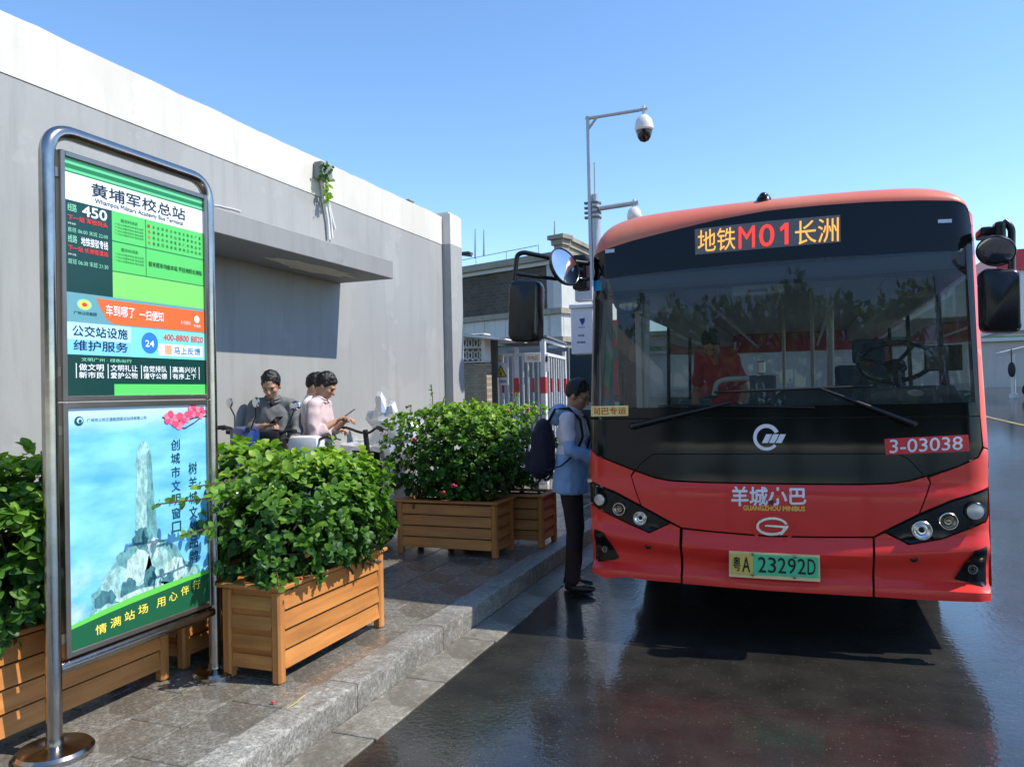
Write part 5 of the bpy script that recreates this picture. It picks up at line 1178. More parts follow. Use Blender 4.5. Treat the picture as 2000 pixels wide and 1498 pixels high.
    if two_tone:
        sm.materials.append(two_tone[0]); zc = two_tone[1]
        for p in sm.polygons:
            c = p.center; low = c.z < zc + .05 * noise.noise(c * 6) + .10 * (c.y)
            for s in (1, -1):
                e, w_, hd = arms[s]
                if (c - e).length < .09 or (c - w_).length < .16 or ((c - e.lerp(w_, .5)).length < .14): low = c.z < zc + .19
            if low: p.material_index = 1
    if collar:
        cb = MB(); cc = U(0, .008, 1.462)
        for i in range(2): cb.tube([cc + Ml.to_3x3() @ (Vector(((.066 + .012 * i) * math.cos(t), (.064 + .012 * i) * math.sin(t), .030 - .026 * i - .030 * max(0, math.sin(t)))) * k) for t in [R(105 + 330 * j / 16) for j in range(17)]], .011 * k, 6)
        put('collar', cb.mesh('collar', smooth=True), shirt)
    if inner:
        ib = MB(); ib.ell(U(0, .080, 1.430), (.020 * k, .022 * k, .030 * k)); put('undershirt', ib.mesh('undershirt', smooth=True), inner)
    # trousers
    tb = MB(); tb.ell(g(0, -.005, .93), (.142 * k, .104 * k, .13 * k))
    for s in (1, -1):
        hp = g(s * .074, 0, .90); kn, an = g(*legs[s][0]), g(*legs[s][1]); cap(tb, hp, kn, .080 * k, .070 * k); cap(tb, kn, an + g(0, 0, .02), .070 * k, .060 * k)
    put('trousers', remeshed(tb, .012, 5, .008, 8, seed + 3, (1, 1, .6)), trousers)
    for s in (1, -1):
        an = g(*legs[s][1]); m = MB(); m.ell(an + g(0, .055, -.045), (.046 * k, .135 * k, .036 * k)); m.ell(an + g(0, -.02, -.02), (.04 * k, .05 * k, .05 * k)); me = remeshed(m, .01, 2)
        for v in me.vertices: v.co.z = max(v.co.z, an.z - .080 * k)
        put('shoe', me, SHOE)
    return root
def to_world(root, p): return Matrix.Translation(root.location) @ root.rotation_euler.to_matrix().to_4x4() @ Vector(p)

GREYSH = fabric('shirt_grey', (0.135, 0.14, 0.145)); PINKSH = fabric('shirt_pink', (0.60, 0.46, 0.46)); WHTSH = fabric('tshirt_white', (0.74, 0.72, 0.71)); DARKTR = fabric('trousers_dark', (0.025, 0.022, 0.026)); BRTR = fabric('trousers_maroon', (0.022, 0.010, 0.012)); BLKT = fabric('undershirt_black', (.012, .012, .012))
man1 = make_person('man in a grey shirt by the wall looking down at the phone in his hand', (-4.545, 5.80, PZ), R(-150), 1.71,
    dict(r=((.215, .03, 1.17), (.045, .20, 1.235), (-.85, .45, .15)), l=((-.215, .03, 1.18), (-.175, .17, 1.09), (.0, .35, -1)), head=(R(-8), R(24)), lean=.03, curl={1: .8, -1: 1.0}, phone=(1, (0, .01, .028))), GREYSH, DARKTR, .45, True, .86, 'men waiting by the wall', True, BLKT, seed=1.0)
man3 = make_person('man in a pale pink shirt in profile reading his phone', (-4.28, 6.08, PZ), R(-76), 1.70,
    dict(r=((.20, .04, 1.14), (.08, .20, 1.27), (-.2, 1, .45)), l=((-.20, .05, 1.14), (-.05, .22, 1.25), (.15, 1, .45)), head=(R(6), R(27)), lean=.07, curl={1: .9, -1: .9}, phone=(1, (-.02, .01, .022))), PINKSH, DARKTR, .40, True, .80, 'men waiting by the wall', True, None, seed=2.3)
man2 = make_person('man in a white t-shirt standing behind the man in pink', (-4.58, 6.38, PZ), R(-62), 1.70,
    dict(r=((.225, .04, 1.14), (.10, .24, 1.16), (-.2, 1, .1)), l=((-.225, .05, 1.14), (-.06, .25, 1.15), (.1, 1, .1)), head=(R(-4), R(22)), lean=.05, curl={1: .9, -1: .9}), WHTSH, DARKTR, .3, False, .86, 'men waiting by the wall', False, None, seed=3.1)
PHONE = pm('phone_black', (.012, .012, .014), .15)
def phone(p, d, up, label):
    d = Vector(d).normalized(); up = Vector(up); s = d.cross(up).normalized(); n_ = s.cross(d).normalized(); M = Matrix((s, d, n_)).transposed().to_4x4(); M.translation = p
    m = MB(); m.box((-.036, -.07, -.004), (.036, .07, .004), .0035, M=M); tag(m.build('phone', PHONE), label, 'phone', 'phones held by the waiting men'); return m
def local_dir(root, v): return root.rotation_euler.to_matrix() @ Vector(v)
q_ = HANDS[man1['label']]; phone(to_world(man1, q_[0]), local_dir(man1, q_[1] + Vector((.25, .2, .35))), (0, 0, 1), 'dark phone in the hand of the man in the grey shirt')
q_ = HANDS[man3['label']]; phone(to_world(man3, q_[0]), local_dir(man3, q_[1] + Vector((0, 0, .25))), (0, 0, 1), 'dark phone held up by the man in pink')
m = MB(); wv = to_world(man1, (-.177, .165, 1.10)); m.tube([wv + Vector((math.cos(t) * .033, math.sin(t) * .033, 0)) for t in [2 * math.pi * i / 16 for i in range(17)]], .006, 6, caps=False); wb = m.build('wristband', PHONE, man1, True)
wb.matrix_parent_inverse = Matrix.Identity(4); wb.data.transform(Matrix.Translation(Vector(man1.location))); wb.data.transform((Matrix.Translation(man1.location) @ man1.rotation_euler.to_matrix().to_4x4()).inverted())
# the passenger boarding with a backpack
JACK = fabric('jacket_lilac_white', (0.66, 0.64, 0.72)); JBLUE = fabric('jacket_blue', (0.26, 0.43, 0.74))
man4 = make_person('man with short dark hair in a lilac and blue jacket boarding the bus', (-1.80, 6.03, .012), R(-88), 1.70,
    dict(r=((.235, .06, 1.16), (.14, .26, 1.10), (-.15, 1, .1)), l=((-.225, .10, 1.16), (-.12, .30, 1.12), (.1, 1, .1)), head=(R(-4), R(20)), lean=.06, curl={1: .7, -1: .7}, legs={1: ((.085, .05, .49), (.09, .03, .08)), -1: ((-.085, .02, .49), (-.09, -.03, .08))}), JACK, BRTR, .93, True, .80, None, True, None, seed=4.4, two_tone=(JBLUE, 1.12))
hd_ = MB(); base = Vector((0, -.075, 1.45))
hd_.ell(base, (.12, .07, .055)); hd_.ell(base + Vector((0, -.035, -.05)), (.10, .05, .07)); cap(hd_, base + Vector((-.11, .02, .01)), base + Vector((-.075, .12, -.02)), .03, .022); cap(hd_, base + Vector((.11, .02, .01)), base + Vector((.075, .12, -.02)), .03, .022)
link_mesh('hood', remeshed(hd_, .010, 3, .008, 11, 2.0), JBLUE, man4)
NAVY = fabric('backpack_navy', (0.014, 0.015, 0.032))
bp_ = thing('backpack', 'navy backpack on the back of the man boarding the bus', 'backpack', tuple(to_world(man4, (0, -.24, .92))), None, man4.rotation_euler.z)
def bk(nm, mb, rem=True, mt=NAVY):
    me = remeshed(mb, .011, 5, .007, 9, 1.5) if rem else mb.mesh(nm, smooth=True)
    me.transform(Matrix.Translation((0, .24, -.92))); return link_mesh(nm, me, mt, bp_)
m = MB(); m.box((-.14, -.30, .94), (.14, -.15, 1.30), .05); m.ell((0, -.22, 1.28), (.12, .07, .11)); m.ell((0, -.25, 1.02), (.15, .10, .13)); bk('main_bag', m)
m = MB(); m.box((-.11, -.36, .95), (.11, -.28, 1.12), .03); bk('front_pocket', m)
for s in (-1, 1):
    m = MB(); m.tube([Vector(p) for p in ((s * .10, -.15, 1.36), (s * .115, -.08, 1.465), (s * .12, .03, 1.475), (s * .125, .125, 1.38), (s * .15, .15, 1.25), (s * .185, .10, 1.12), (s * .195, -.02, 1.02), (s * .15, -.15, .98))], [.02, .024, .026, .026, .024, .02, .014, .012], 8, flat=.45); bk('shoulder_strap', m, False)
# a passenger in red behind the windscreen
pr = make_person('person in a red shirt leaning over inside the bus, seen through the windscreen', (-.62, 7.05, .60), R(160), 1.62,
    dict(r=((.25, .10, 1.13), (.22, .28, .95), (0, .6, -.8)), l=((-.25, .12, 1.13), (-.20, .30, .97), (0, .6, -.8)), head=(R(10), R(30)), lean=.55, curl={1: .6, -1: .6}), fabric('shirt_red', (0.52, 0.045, 0.04)), DARKTR, .3, False, .86, None, False, None, seed=5.2)

# ================================================================== SCOOTERS
GREYPL = pm('scooter_black_plastic', (.02, .02, .022), .4, 0, .2, 10); CHROME2 = pm('scooter_chrome', (.7, .7, .7), .15, 1.0, .1, 20); MIRB = MIR
def make_scooter(label, loc, rz, bodymat, seatmat, high=0.0, mirrors=(1, -1), shieldmat=None, cowl=True):
    t = thing('scooter', label, 'scooter', loc, 'scooters parked by the wall', rz); shieldmat = shieldmat or bodymat
    def B(nm, mb, mt, par=t, smooth=True): return link_mesh(nm, mb.mesh(nm, smooth=smooth), mt, par)
    for x in (-.62, .60):
        m = MB(); m.lathe([(.15, -.05), (.20, -.05), (.225, -.03), (.225, .03), (.20, .05), (.15, .05)], (x, 0, .225), (0, 1, 0), 26); wq = B('wheel', m, RUB)
        m = MB(); m.lathe([(.15, -.03), (.13, 0), (.04, .045), (.03, .05)], (x, 0, .225), (0, 1, 0), 16); B('rim', m, RIM, wq)
    m = MB(); m.box((-.28, -.14, .24), (.34, .14, .33), .04); B('floorboard', m, GREYPL)
    m = MB(); m.prism([(.30, 0, .28), (.40, 0, .30), (.50, 0, .62), (.46, 0, .92), (.38, 0, .94), (.40, 0, .62)], (0, -.15, 0), (0, .15, 0)); B('leg_shield', m, shieldmat)
    m = MB(); m.box((-.80, -.14, .36), (-.16, .14, .66), .08); B('rear_fairing', m, bodymat)
    m = MB(); m.box((-.74, -.145, .665), (-.10, .145, .78), .045); B('seat', m, seatmat)
    m = MB(); m.box((-.86, -.08, .52), (-.805, .08, .60), .015); B('tail_light', m, pm('tail_red', (.45, .02, .03), .2))
    m = MB(); m.tube([(.60, 0, .225), (.52, 0, .55), (.45, 0, .90), (.42, 0, 1.0 + high)], .026, 10); B('fork', m, GREYPL)
    m = MB(); m.box((.47, -.20, .42), (.72, .20, .455), .012) if False else m.lathe([(.06, -.06), (.10, -.03), (.11, .03), (.06, .05)], (.50, 0, .80), (1, 0, .2), 18); hl_ = B('headlight', m, bodymat)
    m = MB(); m.ell((.56, 0, .81), (.015, .075, .075)); B('lens', m, LENS, hl_)
    z = 1.0 + high; m = MB(); m.tube(arc_pts([(.30, -.34, z + .02), (.36, -.22, z + .03), (.42, -.06, z - .03 * (high > 0)), (.42, .06, z - .03 * (high > 0)), (.36, .22, z + .03), (.30, .34, z + .02)], .06), .013, 10); hb = B('handlebar', m, GREYPL if high else CHROME2)
    for s in (-1, 1):
        m = MB(); m.tube([(.30, s * .34, z + .02), (.345, s * .25, z + .028)], .019, 10); B('grip', m, RUB, hb)
        m = MB(); m.tube([(.37, s * .22, z + .02), (.40, s * .28, z + .01), (.36, s * .36, z)], .006, 6); B('brake_lever', m, GREYPL, hb)
    m = MB(); m.box((.34, -.11, z - .06), (.46, .11, z + .02), .03) if not cowl else m.box((.33, -.15, z - .18), (.50, .15, z + .035), .06)
    if cowl: B('dash_cowl', m, shieldmat)
    for s in mirrors:
        m = MB(); m.tube([(.40, s * .17, z + .02), (.42, s * .22, z + .12), (.40, s * .27, z + .20)], .007, 6); mm = B('mirror_stalk', m, GREYPL)
        m = MB(); m.ell((.40, s * .28, z + .235), (.022, .055, .045)); B('mirror', m, CHROME2, mm)
    return t
BLUEP = pm('scooter_blue', (0.010, 0.035, 0.17), .35, 0, .1, 5, coat=.3); WHTP = pm('scooter_white', (.70, .71, .72), .3, 0, .05, 5); BLKP = pm('scooter_black', (.016, .016, .018), .3); REDP = pm('scooter_redpart', (.5, .03, .05), .3)
def px_ground(px, py_h, zh, Y): p = ony(px, py_h, Y); return p
make_scooter('blue scooter with a round chrome mirror behind the front shrub', (-4.58, 4.85, PZ), R(62), BLUEP, BLKP, .20, (1, -1), BLUEP)
make_scooter('black scooter in front of the man in grey', (-4.33, 5.08, PZ), R(95), BLKP, BLKP, .16, (-1,), BLKP)
make_scooter('white scooter beside the man in pink', (-4.02, 5.2, PZ), R(95), WHTP, WHTP, .10, (), WHTP)
eb = make_scooter('black bicycle-style electric bike with high handlebar next to the silver cover', (-4.10, 6.06, PZ), R(75), BLKP, GREYPL, .14, (), BLKP, False)
# silver cover over a scooter
SILV = pm('silver_cover', (0.66, 0.67, 0.68), 0.34, .55, .08, 8)
c = ony(760, 838, 7.55); m = MB()
m.box((c.x - .55, 7.25, PZ + .15), (c.x + .45, 7.85, 1.10), .12); m.ell((c.x + .15, 7.55, 1.15), (.36, .26, .24)); p = ony(742, 772, 7.5); cap(m, p, p + Vector((.06, .03, -.35)), .038, .10); p2 = ony(767, 790, 7.5); cap(m, p2, p2 + Vector((-.0, .03, -.22)), .028, .09); cap(m, ony(728, 815, 7.5), ony(760, 835, 7.5), .07, .12); m.ell(ony(797, 840, 7.6), (.2, .2, .16))
me = remeshed(m, .028, 2, .03, 5.5, 3.0)
me.polygons.foreach_set('use_smooth', [False] * len(me.polygons))
o = link_mesh('covered_scooter', me, SILV); 
dec = o.modifiers.new('d', 'DECIMATE'); dec.ratio = .10
dg = bpy.context.evaluated_depsgraph_get(); dg.update(); me2 = bpy.data.meshes.new_from_object(o.evaluated_get(dg)); o.modifiers.clear(); o.data = me2
tag(o, 'scooter under a crumpled silver rain cover beside the flowering shrub', 'scooter')
# ================================================================== BACKGROUND LEFT: BRICK BUILDING
def brick_mat(name, c0, c1, mortar, sc=4.2, rot=0.0):
    m, n, L, b = node_mat(name); tc = n.new('ShaderNodeTexCoord').outputs['Object']
    mp = n.new('ShaderNodeMapping'); mp.inputs['Rotation'].default_value = (R(90), 0, 0)
    r2 = n.new('ShaderNodeVectorRotate'); r2.rotation_type = 'Z_AXIS'; r2.inputs['Angle'].default_value = rot; L.new(tc, r2.inputs['Vector']); L.new(r2.outputs[0], mp.inputs['Vector'])
    bt = n.new('ShaderNodeTexBrick'); bt.inputs['Scale'].default_value = sc; bt.inputs['Color1'].default_value = tuple(c0) + (1,); bt.inputs['Color2'].default_value = tuple(c1) + (1,); bt.inputs['Mortar'].default_value = tuple(mortar) + (1,); bt.inputs['Mortar Size'].default_value = .015
    L.new(mp.outputs[0], bt.inputs['Vector']); nz = tnoise(n, L, tc, .9, 6, .7)
    c = mixc(n, L, ramp(n, L, nz, [(.42, 0.0), (.7, .55)]), bt.outputs['Color'], tuple(v * .45 for v in c0)); L.new(c, b.inputs['Base Color']); b.inputs['Roughness'].default_value = .85
    bp = n.new('ShaderNodeBump'); bp.inputs['Strength'].default_value = .5; bp.inputs['Distance'].default_value = .01; L.new(bt.outputs['Fac'], bp.inputs['Height']); bp.invert = True; L.new(bp.outputs[0], b.inputs['Normal']); return m
A = atd(1097, 500, 22.0); Bf = atd(895, 525, 24.6); Cr = atd(1152, 500, 24.2)
for v in (A, Bf, Cr): v.z = 0
dl_ = (Bf - A).normalized(); dr_ = (Cr - A).normalized(); nl = Vector((-dl_.y, dl_.x, 0)); nl = nl if nl.dot(CP - A) > 0 else -nl; nr = Vector((-dr_.y, dr_.x, 0)); nr = nr if nr.dot(CP - A) > 0 else -nr
bb = thing('brick_building', 'dark grey brick building with stone cornice and white panel band behind the wall', 'building', tuple(A))
BRK = brick_mat('old_grey_brick', (0.070, 0.058, 0.042), (0.105, 0.088, 0.065), (0.14, 0.12, 0.095), 2.4, math.atan2(dl_.y, dl_.x) * -1)
STONE = pm('weathered_stone', (0.33, 0.29, 0.225), .85, 0, .2, 2.0, dirt=((.12, .10, .08), .7, 1.4)); PANW = pm('white_cladding', (0.56, 0.55, 0.51), .5, 0, .06, 1.5, dirt=((.35, .33, .30), .5, 1.0)); UNDER = pm('grey_render', (0.22, 0.21, 0.20), .8)  # UNDER is the plain grey render of the lower wall
def slab(z0, z1, out, L0, L1, mt, nm, d=dl_, n_=nl, back=.6, par=bb):
    m = MB(); P = [A + d * L0 + n_ * out, A + d * L1 + n_ * out, A + d * L1 - n_ * back, A + d * L0 - n_ * back]
    m.prism(P, (0, 0, z0), (0, 0, z1)); return m.build(nm, mt, par)
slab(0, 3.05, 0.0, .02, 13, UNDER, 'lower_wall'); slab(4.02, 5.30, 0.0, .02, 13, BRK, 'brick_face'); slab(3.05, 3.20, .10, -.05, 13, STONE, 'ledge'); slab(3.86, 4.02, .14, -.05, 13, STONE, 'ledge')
slab(5.30, 5.42, .10, -.04, 13, PANW, 'cornice'); slab(5.42, 5.62, .22, -.1, 13, STONE, 'coping')
for k in range(24):
    slab(3.205, 3.855, .05 + .004 * (k % 2), .02 + k * .42, .02 + k * .42 + .41, PANW, 'cladding_panel')
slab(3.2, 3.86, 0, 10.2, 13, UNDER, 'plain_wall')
slab(4.03, 5.29, .04, -.0, .30, PANW, 'corner_pilaster')
for (z0, z1, o) in ((5.60, 5.82, .06), (5.82, 5.98, .12), (5.98, 6.10, .2)):
    slab(z0, z1, o, -o, .16 + o, STONE, 'corner_parapet', back=.3); slab(z0, z1 - .002, o, .31, 7, STONE, 'side_parapet', d=dr_, n_=nr, back=.3)
slab(0, 5.6, 0, .05, 7, pm('side_render', (.45, .44, .42), .8), 'side_wall', d=dr_, n_=nr, back=.5)
WIRE = pm('thin_metal', (.25, .25, .26), .5, .6)
rp0 = A + dl_ * .9 - nl * .1; 
m = MB(); m.tube([rp0 + Vector((0, 0, 5.95)), rp0 + dl_ * 9 + Vector((0, 0, 5.80))], .012, 5)
for k in range(8): q = rp0 + dl_ * (k * 1.25); m.tube([q + Vector((0, 0, 5.6)), q + Vector((0, 0, 5.93 - .015 * k))], .010, 5)
m.build('roof_railing', WIRE, bb)
def antenna(px, y0, y1, D, label):
    a = atd(px, y0, D); b = atd(px, y1, D); m = MB(); m.tube([a, a.lerp(b, .5), b], [.028, .02, .012], 6); tag(m.build('antenna', WIRE), label, 'antenna', 'rooftop antennas')
antenna(928, 505, 447, 24.6, 'left thin antenna rod above the brick roof near the white pillar'); antenna(945, 500, 449, 24.6, 'second thin antenna rod right of the leftmost one'); antenna(1083, 478, 432, 22.5, 'thin antenna rod beside the stone parapet')
# street lamp arm peeping past the pillar
lp = thing('street_lamp', 'dark street lamp arm peeping out past the end of the grey wall', 'street lamp', tuple(Vector((atd(893, 493, 21).x - .9, atd(893, 493, 21).y, 0))))
a = atd(922, 499, 21); b = atd(880, 493, 21); m = MB(); m.tube([Vector((b.x - .5, b.y, 0)), Vector((b.x - .5, b.y, b.z - .1)), b, a], .05, 8); m.build('mast', WIRE, lp, True)
m = MB(); m.box(atd(896, 498, 21) - Vector((0, .08, 0)), atd(922, 493, 21) + Vector((0, .08, 0)), .02); m.build('lamp_head', pm('lamp_dark', (.05, .055, .06), .5), lp)
# ------------------------------------------------------------------ screen wall with pierced blocks
lw = thing('screen_wall', 'short brick wall topped by pierced white blocks next to the fenced enclosure', 'wall', tuple(atd(920, 800, 11.8) * Vector((1, 1, 0)).length if False else (atd(920, 800, 11.8).x, atd(920, 800, 11.8).y, 0)))
D_ = 11.8; YW = atd(920, 700, D_).y; WB = pm('lattice_white', (.70, .67, .58), .7, 0, .1, 6)
TAN = brick_mat('tan_brick', (0.36, 0.28, 0.18), (0.46, 0.37, 0.25), (0.24, 0.20, 0.15), 5.5, 0)
def wb(px0, py0, px1, py1, y0, y1, nm, mt, par=lw):
    p = ony(px0, py0, YW); q = ony(px1, py1, YW); m = MB(); m.box((p.x, y0, p.z), (q.x, y1, q.z)); return m.build(nm, mt, par)
p = ony(880, 712, YW); q = ony(950, 712, YW)
m = MB(); m.box((p.x - .2, YW, .15), (q.x, YW + .2, p.z)); m.build('brick_base', TAN, lw)
wb(880, 710, 947, 705, YW - .02, YW + .22, 'frame_rail', WB); wb(880, 682, 943, 677, YW - .0, YW + .2, 'frame_rail', WB); wb(880, 656, 947, 651, YW - .02, YW + .22, 'frame_rail', WB); wb(941, 705, 947, 656, YW - .02, YW + .22, 'frame_post', WB)
for r_, (ya, yb) in enumerate(((681.5, 656.5), (704.5, 682.5))):
    for k in range(4):
        x0 = 897 + k * 11; P0 = ony(x0, ya, YW); P1 = ony(x0 + 10.5, yb, YW); cx = (P0.x + P1.x) / 2; cz = (P0.z + P1.z) / 2; hw = (P1.x - P0.x) / 2; hh = (P1.z - P0.z) / 2; m = MB()
        ring = [Vector((cx + hw * .62 * math.cos(t), YW + .1, cz + hh * .62 * math.sin(t))) for t in [2 * math.pi * i / 12 for i in range(13)]]
        m.tube(ring, .012, 5, caps=False)
        for sx in (-1, 1):
            for sz in (-1, 1): m.tube([Vector((cx + sx * hw * .45, YW + .1, cz + sz * hh * .45)), Vector((cx + sx * hw * .98, YW + .1, cz + sz * hh * .98))], .014, 5)
        m.build('pierced_block', WB, lw)
bk_ = MB(); bk_.box((ony(880, 700, YW).x, YW + .5, .15), (ony(947, 700, YW).x, YW + .55, 2.5)); bk_.build('dark_backing', pm('dark_backing_wall', (.12, .11, .10), .9), lw)  # dark grey sheet standing behind the pierced blocks
m = MB(); m.prism([ony(870, 655, YW - .15), ony(870, 646, YW - .15), ony(985, 661, YW - .15), ony(990, 664, YW - .15)], (0, 0, 0), (0, .9, 0)); m.build('canopy_slab', pm('white_canopy', (.74, .73, .70), .6), lw)
# ------------------------------------------------------------------ white barred enclosure
WPT = pm('white_bar_paint', (.72, .72, .72), .45, 0, .08, 8, dirt=((.35, .30, .26), .5, 3)); RPT = pm('red_bar_paint', (.55, .045, .045), .45, 0, .1, 8)
A1 = atd(953, 700, 12.7); B1 = atd(1061, 700, 12.3); C1 = atd(1102, 700, 14.2)
for v in (A1, B1, C1): v.z = PZ
ZT, ZR = 2.46, 2.24
cg = thing('barred_enclosure', 'white barred enclosure with red and white stripes and warning signs behind the shrubs', 'enclosure', tuple(A1))
def cbar(p, z0, z1, w, mt=WPT, nm='bar', par=cg): m = MB(); m.box((p.x - w, p.y - w, z0), (p.x + w, p.y + w, z1)); return m.build(nm, mt, par)
for p, w_ in ((A1, .035), (A1.lerp(B1, .52), .03), (B1, .04), (C1, .03)):
    pp = cbar(p, PZ, ZT if w_ > .03 else ZR + .12, w_, WPT, 'post'); m = MB(); m.box((p.x - w_ - .004, p.y - w_ - .004, 1.60), (p.x + w_ + .004, p.y + w_ + .004, 1.86)); m.build('red_stripe', RPT, pp)
for (P0, P1, n_) in ((A1, B1, 11), (B1, C1, 9)):
    for i in range(1, n_):
        p = P0.lerp(P1, i / n_); bar = cbar(p, PZ, ZR - .03, .012)
        if i % 3 == 0: m = MB(); m.box((p.x - .016, p.y - .016, 1.62), (p.x + .016, p.y + .016, 1.85)); m.build('red_stripe', RPT, bar)
    d = (P1 - P0).normalized()
    for z in (ZR, .4, ZT):
        m = MB(); s = d.cross(Vector((0, 0, 1))) * .025; m.prism([P0 + s, P0 - s, P1 - s, P1 + s], (0, 0, z - PZ - .03), (0, 0, z - PZ + .02)); m.build('rail', WPT, cg)
D1 = A1 + (C1 - B1); m = MB(); m.prism([A1 + Vector((-.1, -.1, 0)), B1 + Vector((.1, -.1, 0)), C1 + Vector((.05, 0, 0)), D1], (0, 0, ZT - PZ + .03), (0, 0, ZT - PZ + .06)); m.build('roof_sheet', pm('roof_sheet_dark', (.16, .16, .16), .6), cg)
m = MB(); m.prism([D1 + Vector((-.3, .3, 0)), C1 + Vector((0, .3, 0)), C1 + Vector((0, .34, 0)), D1 + Vector((-.3, .34, 0))], (0, 0, 0), (0, 0, 2.3)); m.build('back_wall', pm('enclosure_back', (.19, .19, .19), .8), cg)
def board(px0, py0, px1, py1, D, mt, nm, par, th=.01):
    a = atd(px0, py0, D); b = atd(px1, py1, D); y = min(a.y, b.y) - .02; a = ony(px0, py0, y); b = ony(px1, py1, y); m = MB(); m.box((a.x, y, b.z), (b.x, y + th, a.z), .002); return m.build(nm, mt, par), y
SGW = ink('sign_white', (.93, .93, .92)); SGC = ink('sign_cream', (.93, .90, .82)); SGY = ink('sign_yellow', (.93, .80, .15)); SGK = ink('sign_black', (.08, .08, .08)); SGB = ink('sign_blue', (.12, .20, .45)); SGO = ink('sign_orange', (.85, .55, .30))
ws_, y_ = board(963, 710, 993, 752, 12.4, SGW, 'warning_sign', cg)
def tri(c0, c1, c2, y, mt, par): m = MB(); m.prism([ony(*c, y) for c in (c0, c1, c2)], (0, 0, 0), (0, .003, 0)); return m.build('warning_triangle', mt, par)
tri((966, 737), (990, 736), (978, 713), y_ - .006, SGK, ws_); tri((969, 735), (987, 734.5), (978, 717), y_ - .010, SGY, ws_); tri((976, 733), (980, 733), (978.5, 723), y_ - .014, SGK, ws_)
def bt(s, px0, py0, px1, py1, y, mt, par, bold=.01): a = ony(px0, py1, y); b = ony(px1, py0, y); letter(s, lambda u, v: Vector((a.x + (b.x - a.x) * u, y, a.z + (b.z - a.z) * v)), mt, par, 'lettering', bold, (0, -1, 0))
bt('当心触电', 968, 742, 989, 748, y_ - .006, SGB, ws_)
n1, y_ = board(953, 694, 983, 708, 12.5, SGC, 'notice_board', cg); bt('非机动车停放区', 957, 702, 980, 707, y_ - .005, SGO, n1)
n2, y_ = board(1024, 690, 1056, 707, 12.2, SGC, 'notice_board', cg); bt('充电区', 1029, 694, 1052, 704, y_ - .005, SGO, n2)
cs, y_ = board(1063, 691, 1071, 726, 12.3, SGW, 'charging_sign', cg); m = MB(); c = ony(1067, 701, y_ - .006); m.ell(c, (.028, .003, .05)); m.build('charger_symbol', SGK, cs)
# dark booth behind
bo = thing('guard_booth', 'dark green glazed booth standing between the enclosure and the bus', 'booth', tuple(Vector((atd(1125, 800, 15.5).x, atd(1125, 800, 15.5).y, .15))))
a = atd(1099, 680, 15.5); b = atd(1175, 800, 15.5); GRN = pm('booth_green', (.018, .035, .033), .35); m = MB(); m.box((a.x, a.y, .15), (a.x + 1.4, a.y + 1.2, a.z), .02); m.build('cabin', GRN, bo)
m = MB(); m.box((a.x + .12, a.y - .012, 1.55), (a.x + 1.3, a.y - .004, a.z - .25)); m.build('window', pm('booth_glass', (.03, .05, .06), .06), bo)
m = MB(); m.box((a.x + .1, a.y - .03, 1.25), (a.x + 1.3, a.y - .003, 1.40)); m.build('counter', pm('booth_counter', (.30, .34, .32), .5), bo)
# ------------------------------------------------------------------ camera mast
POLEG = pm('mast_grey', (.42, .43, .44), .4, .5, .08, 8); DOMEW = pm('camera_white', (.66, .64, .60), .4); DOMEB = pm('camera_dome_black', (.008, .008, .010), .08)
base = atd(1155, 600, 11.0); base.z = PZ; YP = base.y
cm = thing('camera_mast', 'grey surveillance mast with a white dome camera on its top arm', 'mast', tuple(base))
a = ony(1148, 232, YP); m = MB(); m.box((a.x - .022, YP - .022, 2.9), (a.x + .022, YP + .022, a.z + .03)); m.build('slim_mast', POLEG, cm)
b = ony(1265, 213, YP); m = MB(); m.tube([a + Vector((-.03, 0, 0)), b], .024, 8); m.tube([a + Vector((.0, 0, -.16)), a.lerp(b, .16)], .018, 6); m.build('top_arm', POLEG, cm, True)
m = MB(); pz_ = ony(1160, 395, YP); m.lathe([(.075, 0), (.075, pz_.z - PZ), (.05, pz_.z - PZ + .02), (.05, pz_.z - PZ + .12), (.03, pz_.z - PZ + .13)], (pz_.x, YP + .06, PZ), n=18); m.build('main_mast', POLEG, cm, True)
m = MB(); m.tube([Vector((pz_.x + .0, YP + .06, pz_.z + .1)), ony(1161, 318, YP + .06)], .012, 6); m.build('whip_antenna', POLEG, cm)
for k in range(4):
    z = pz_.z - .02 - k * .07; m = MB(); m.lathe([(.088, 0), (.092, .015), (.088, .03)], (pz_.x, YP + .06, z), n=18); m.box((pz_.x - .14, YP - .02, z), (pz_.x - .05, YP + .04, z + .03)); m.build('clamp_band', pm('clamp_dark', (.16, .16, .16), .5, .6), cm)
a2 = ony(1170, 408, YP); b2 = ony(1247, 396, YP); m = MB(); m.tube([a2, b2], .034, 10); m.build('lower_arm', POLEG, cm, True)
def dome(px, py, r, arm, nm='dome_camera'):
    c = ony(px, py, YP); m = MB(); m.lathe([(.02, .32 * r / .125), (.02, .20 * r / .125), (r * .5, .17 * r / .125), (r * .85, .12 * r / .125), (r, .05 * r / .125), (r * 1.02, -.01), (r * .9, -.03)], c, (0, 0, 1), 24); o = m.build(nm, DOMEW, cm, True)
    m = MB(); m.lathe([(r * .88, -.02), (r * .86, -.06), (r * .72, -.12 * r / .125), (r * .45, -.165 * r / .125), (.002, -.185 * r / .125)], c, (0, 0, 1), 24); m.build('dome_glass', DOMEB, o, True); 
dome(1258, 252, .128, a); dome(1239, 425, .10, a2)
m = MB(); m.tube([ony(1257, 215, YP), ony(1257, 232, YP)], .022, 8); m.build('camera_stem', POLEG, cm, True)
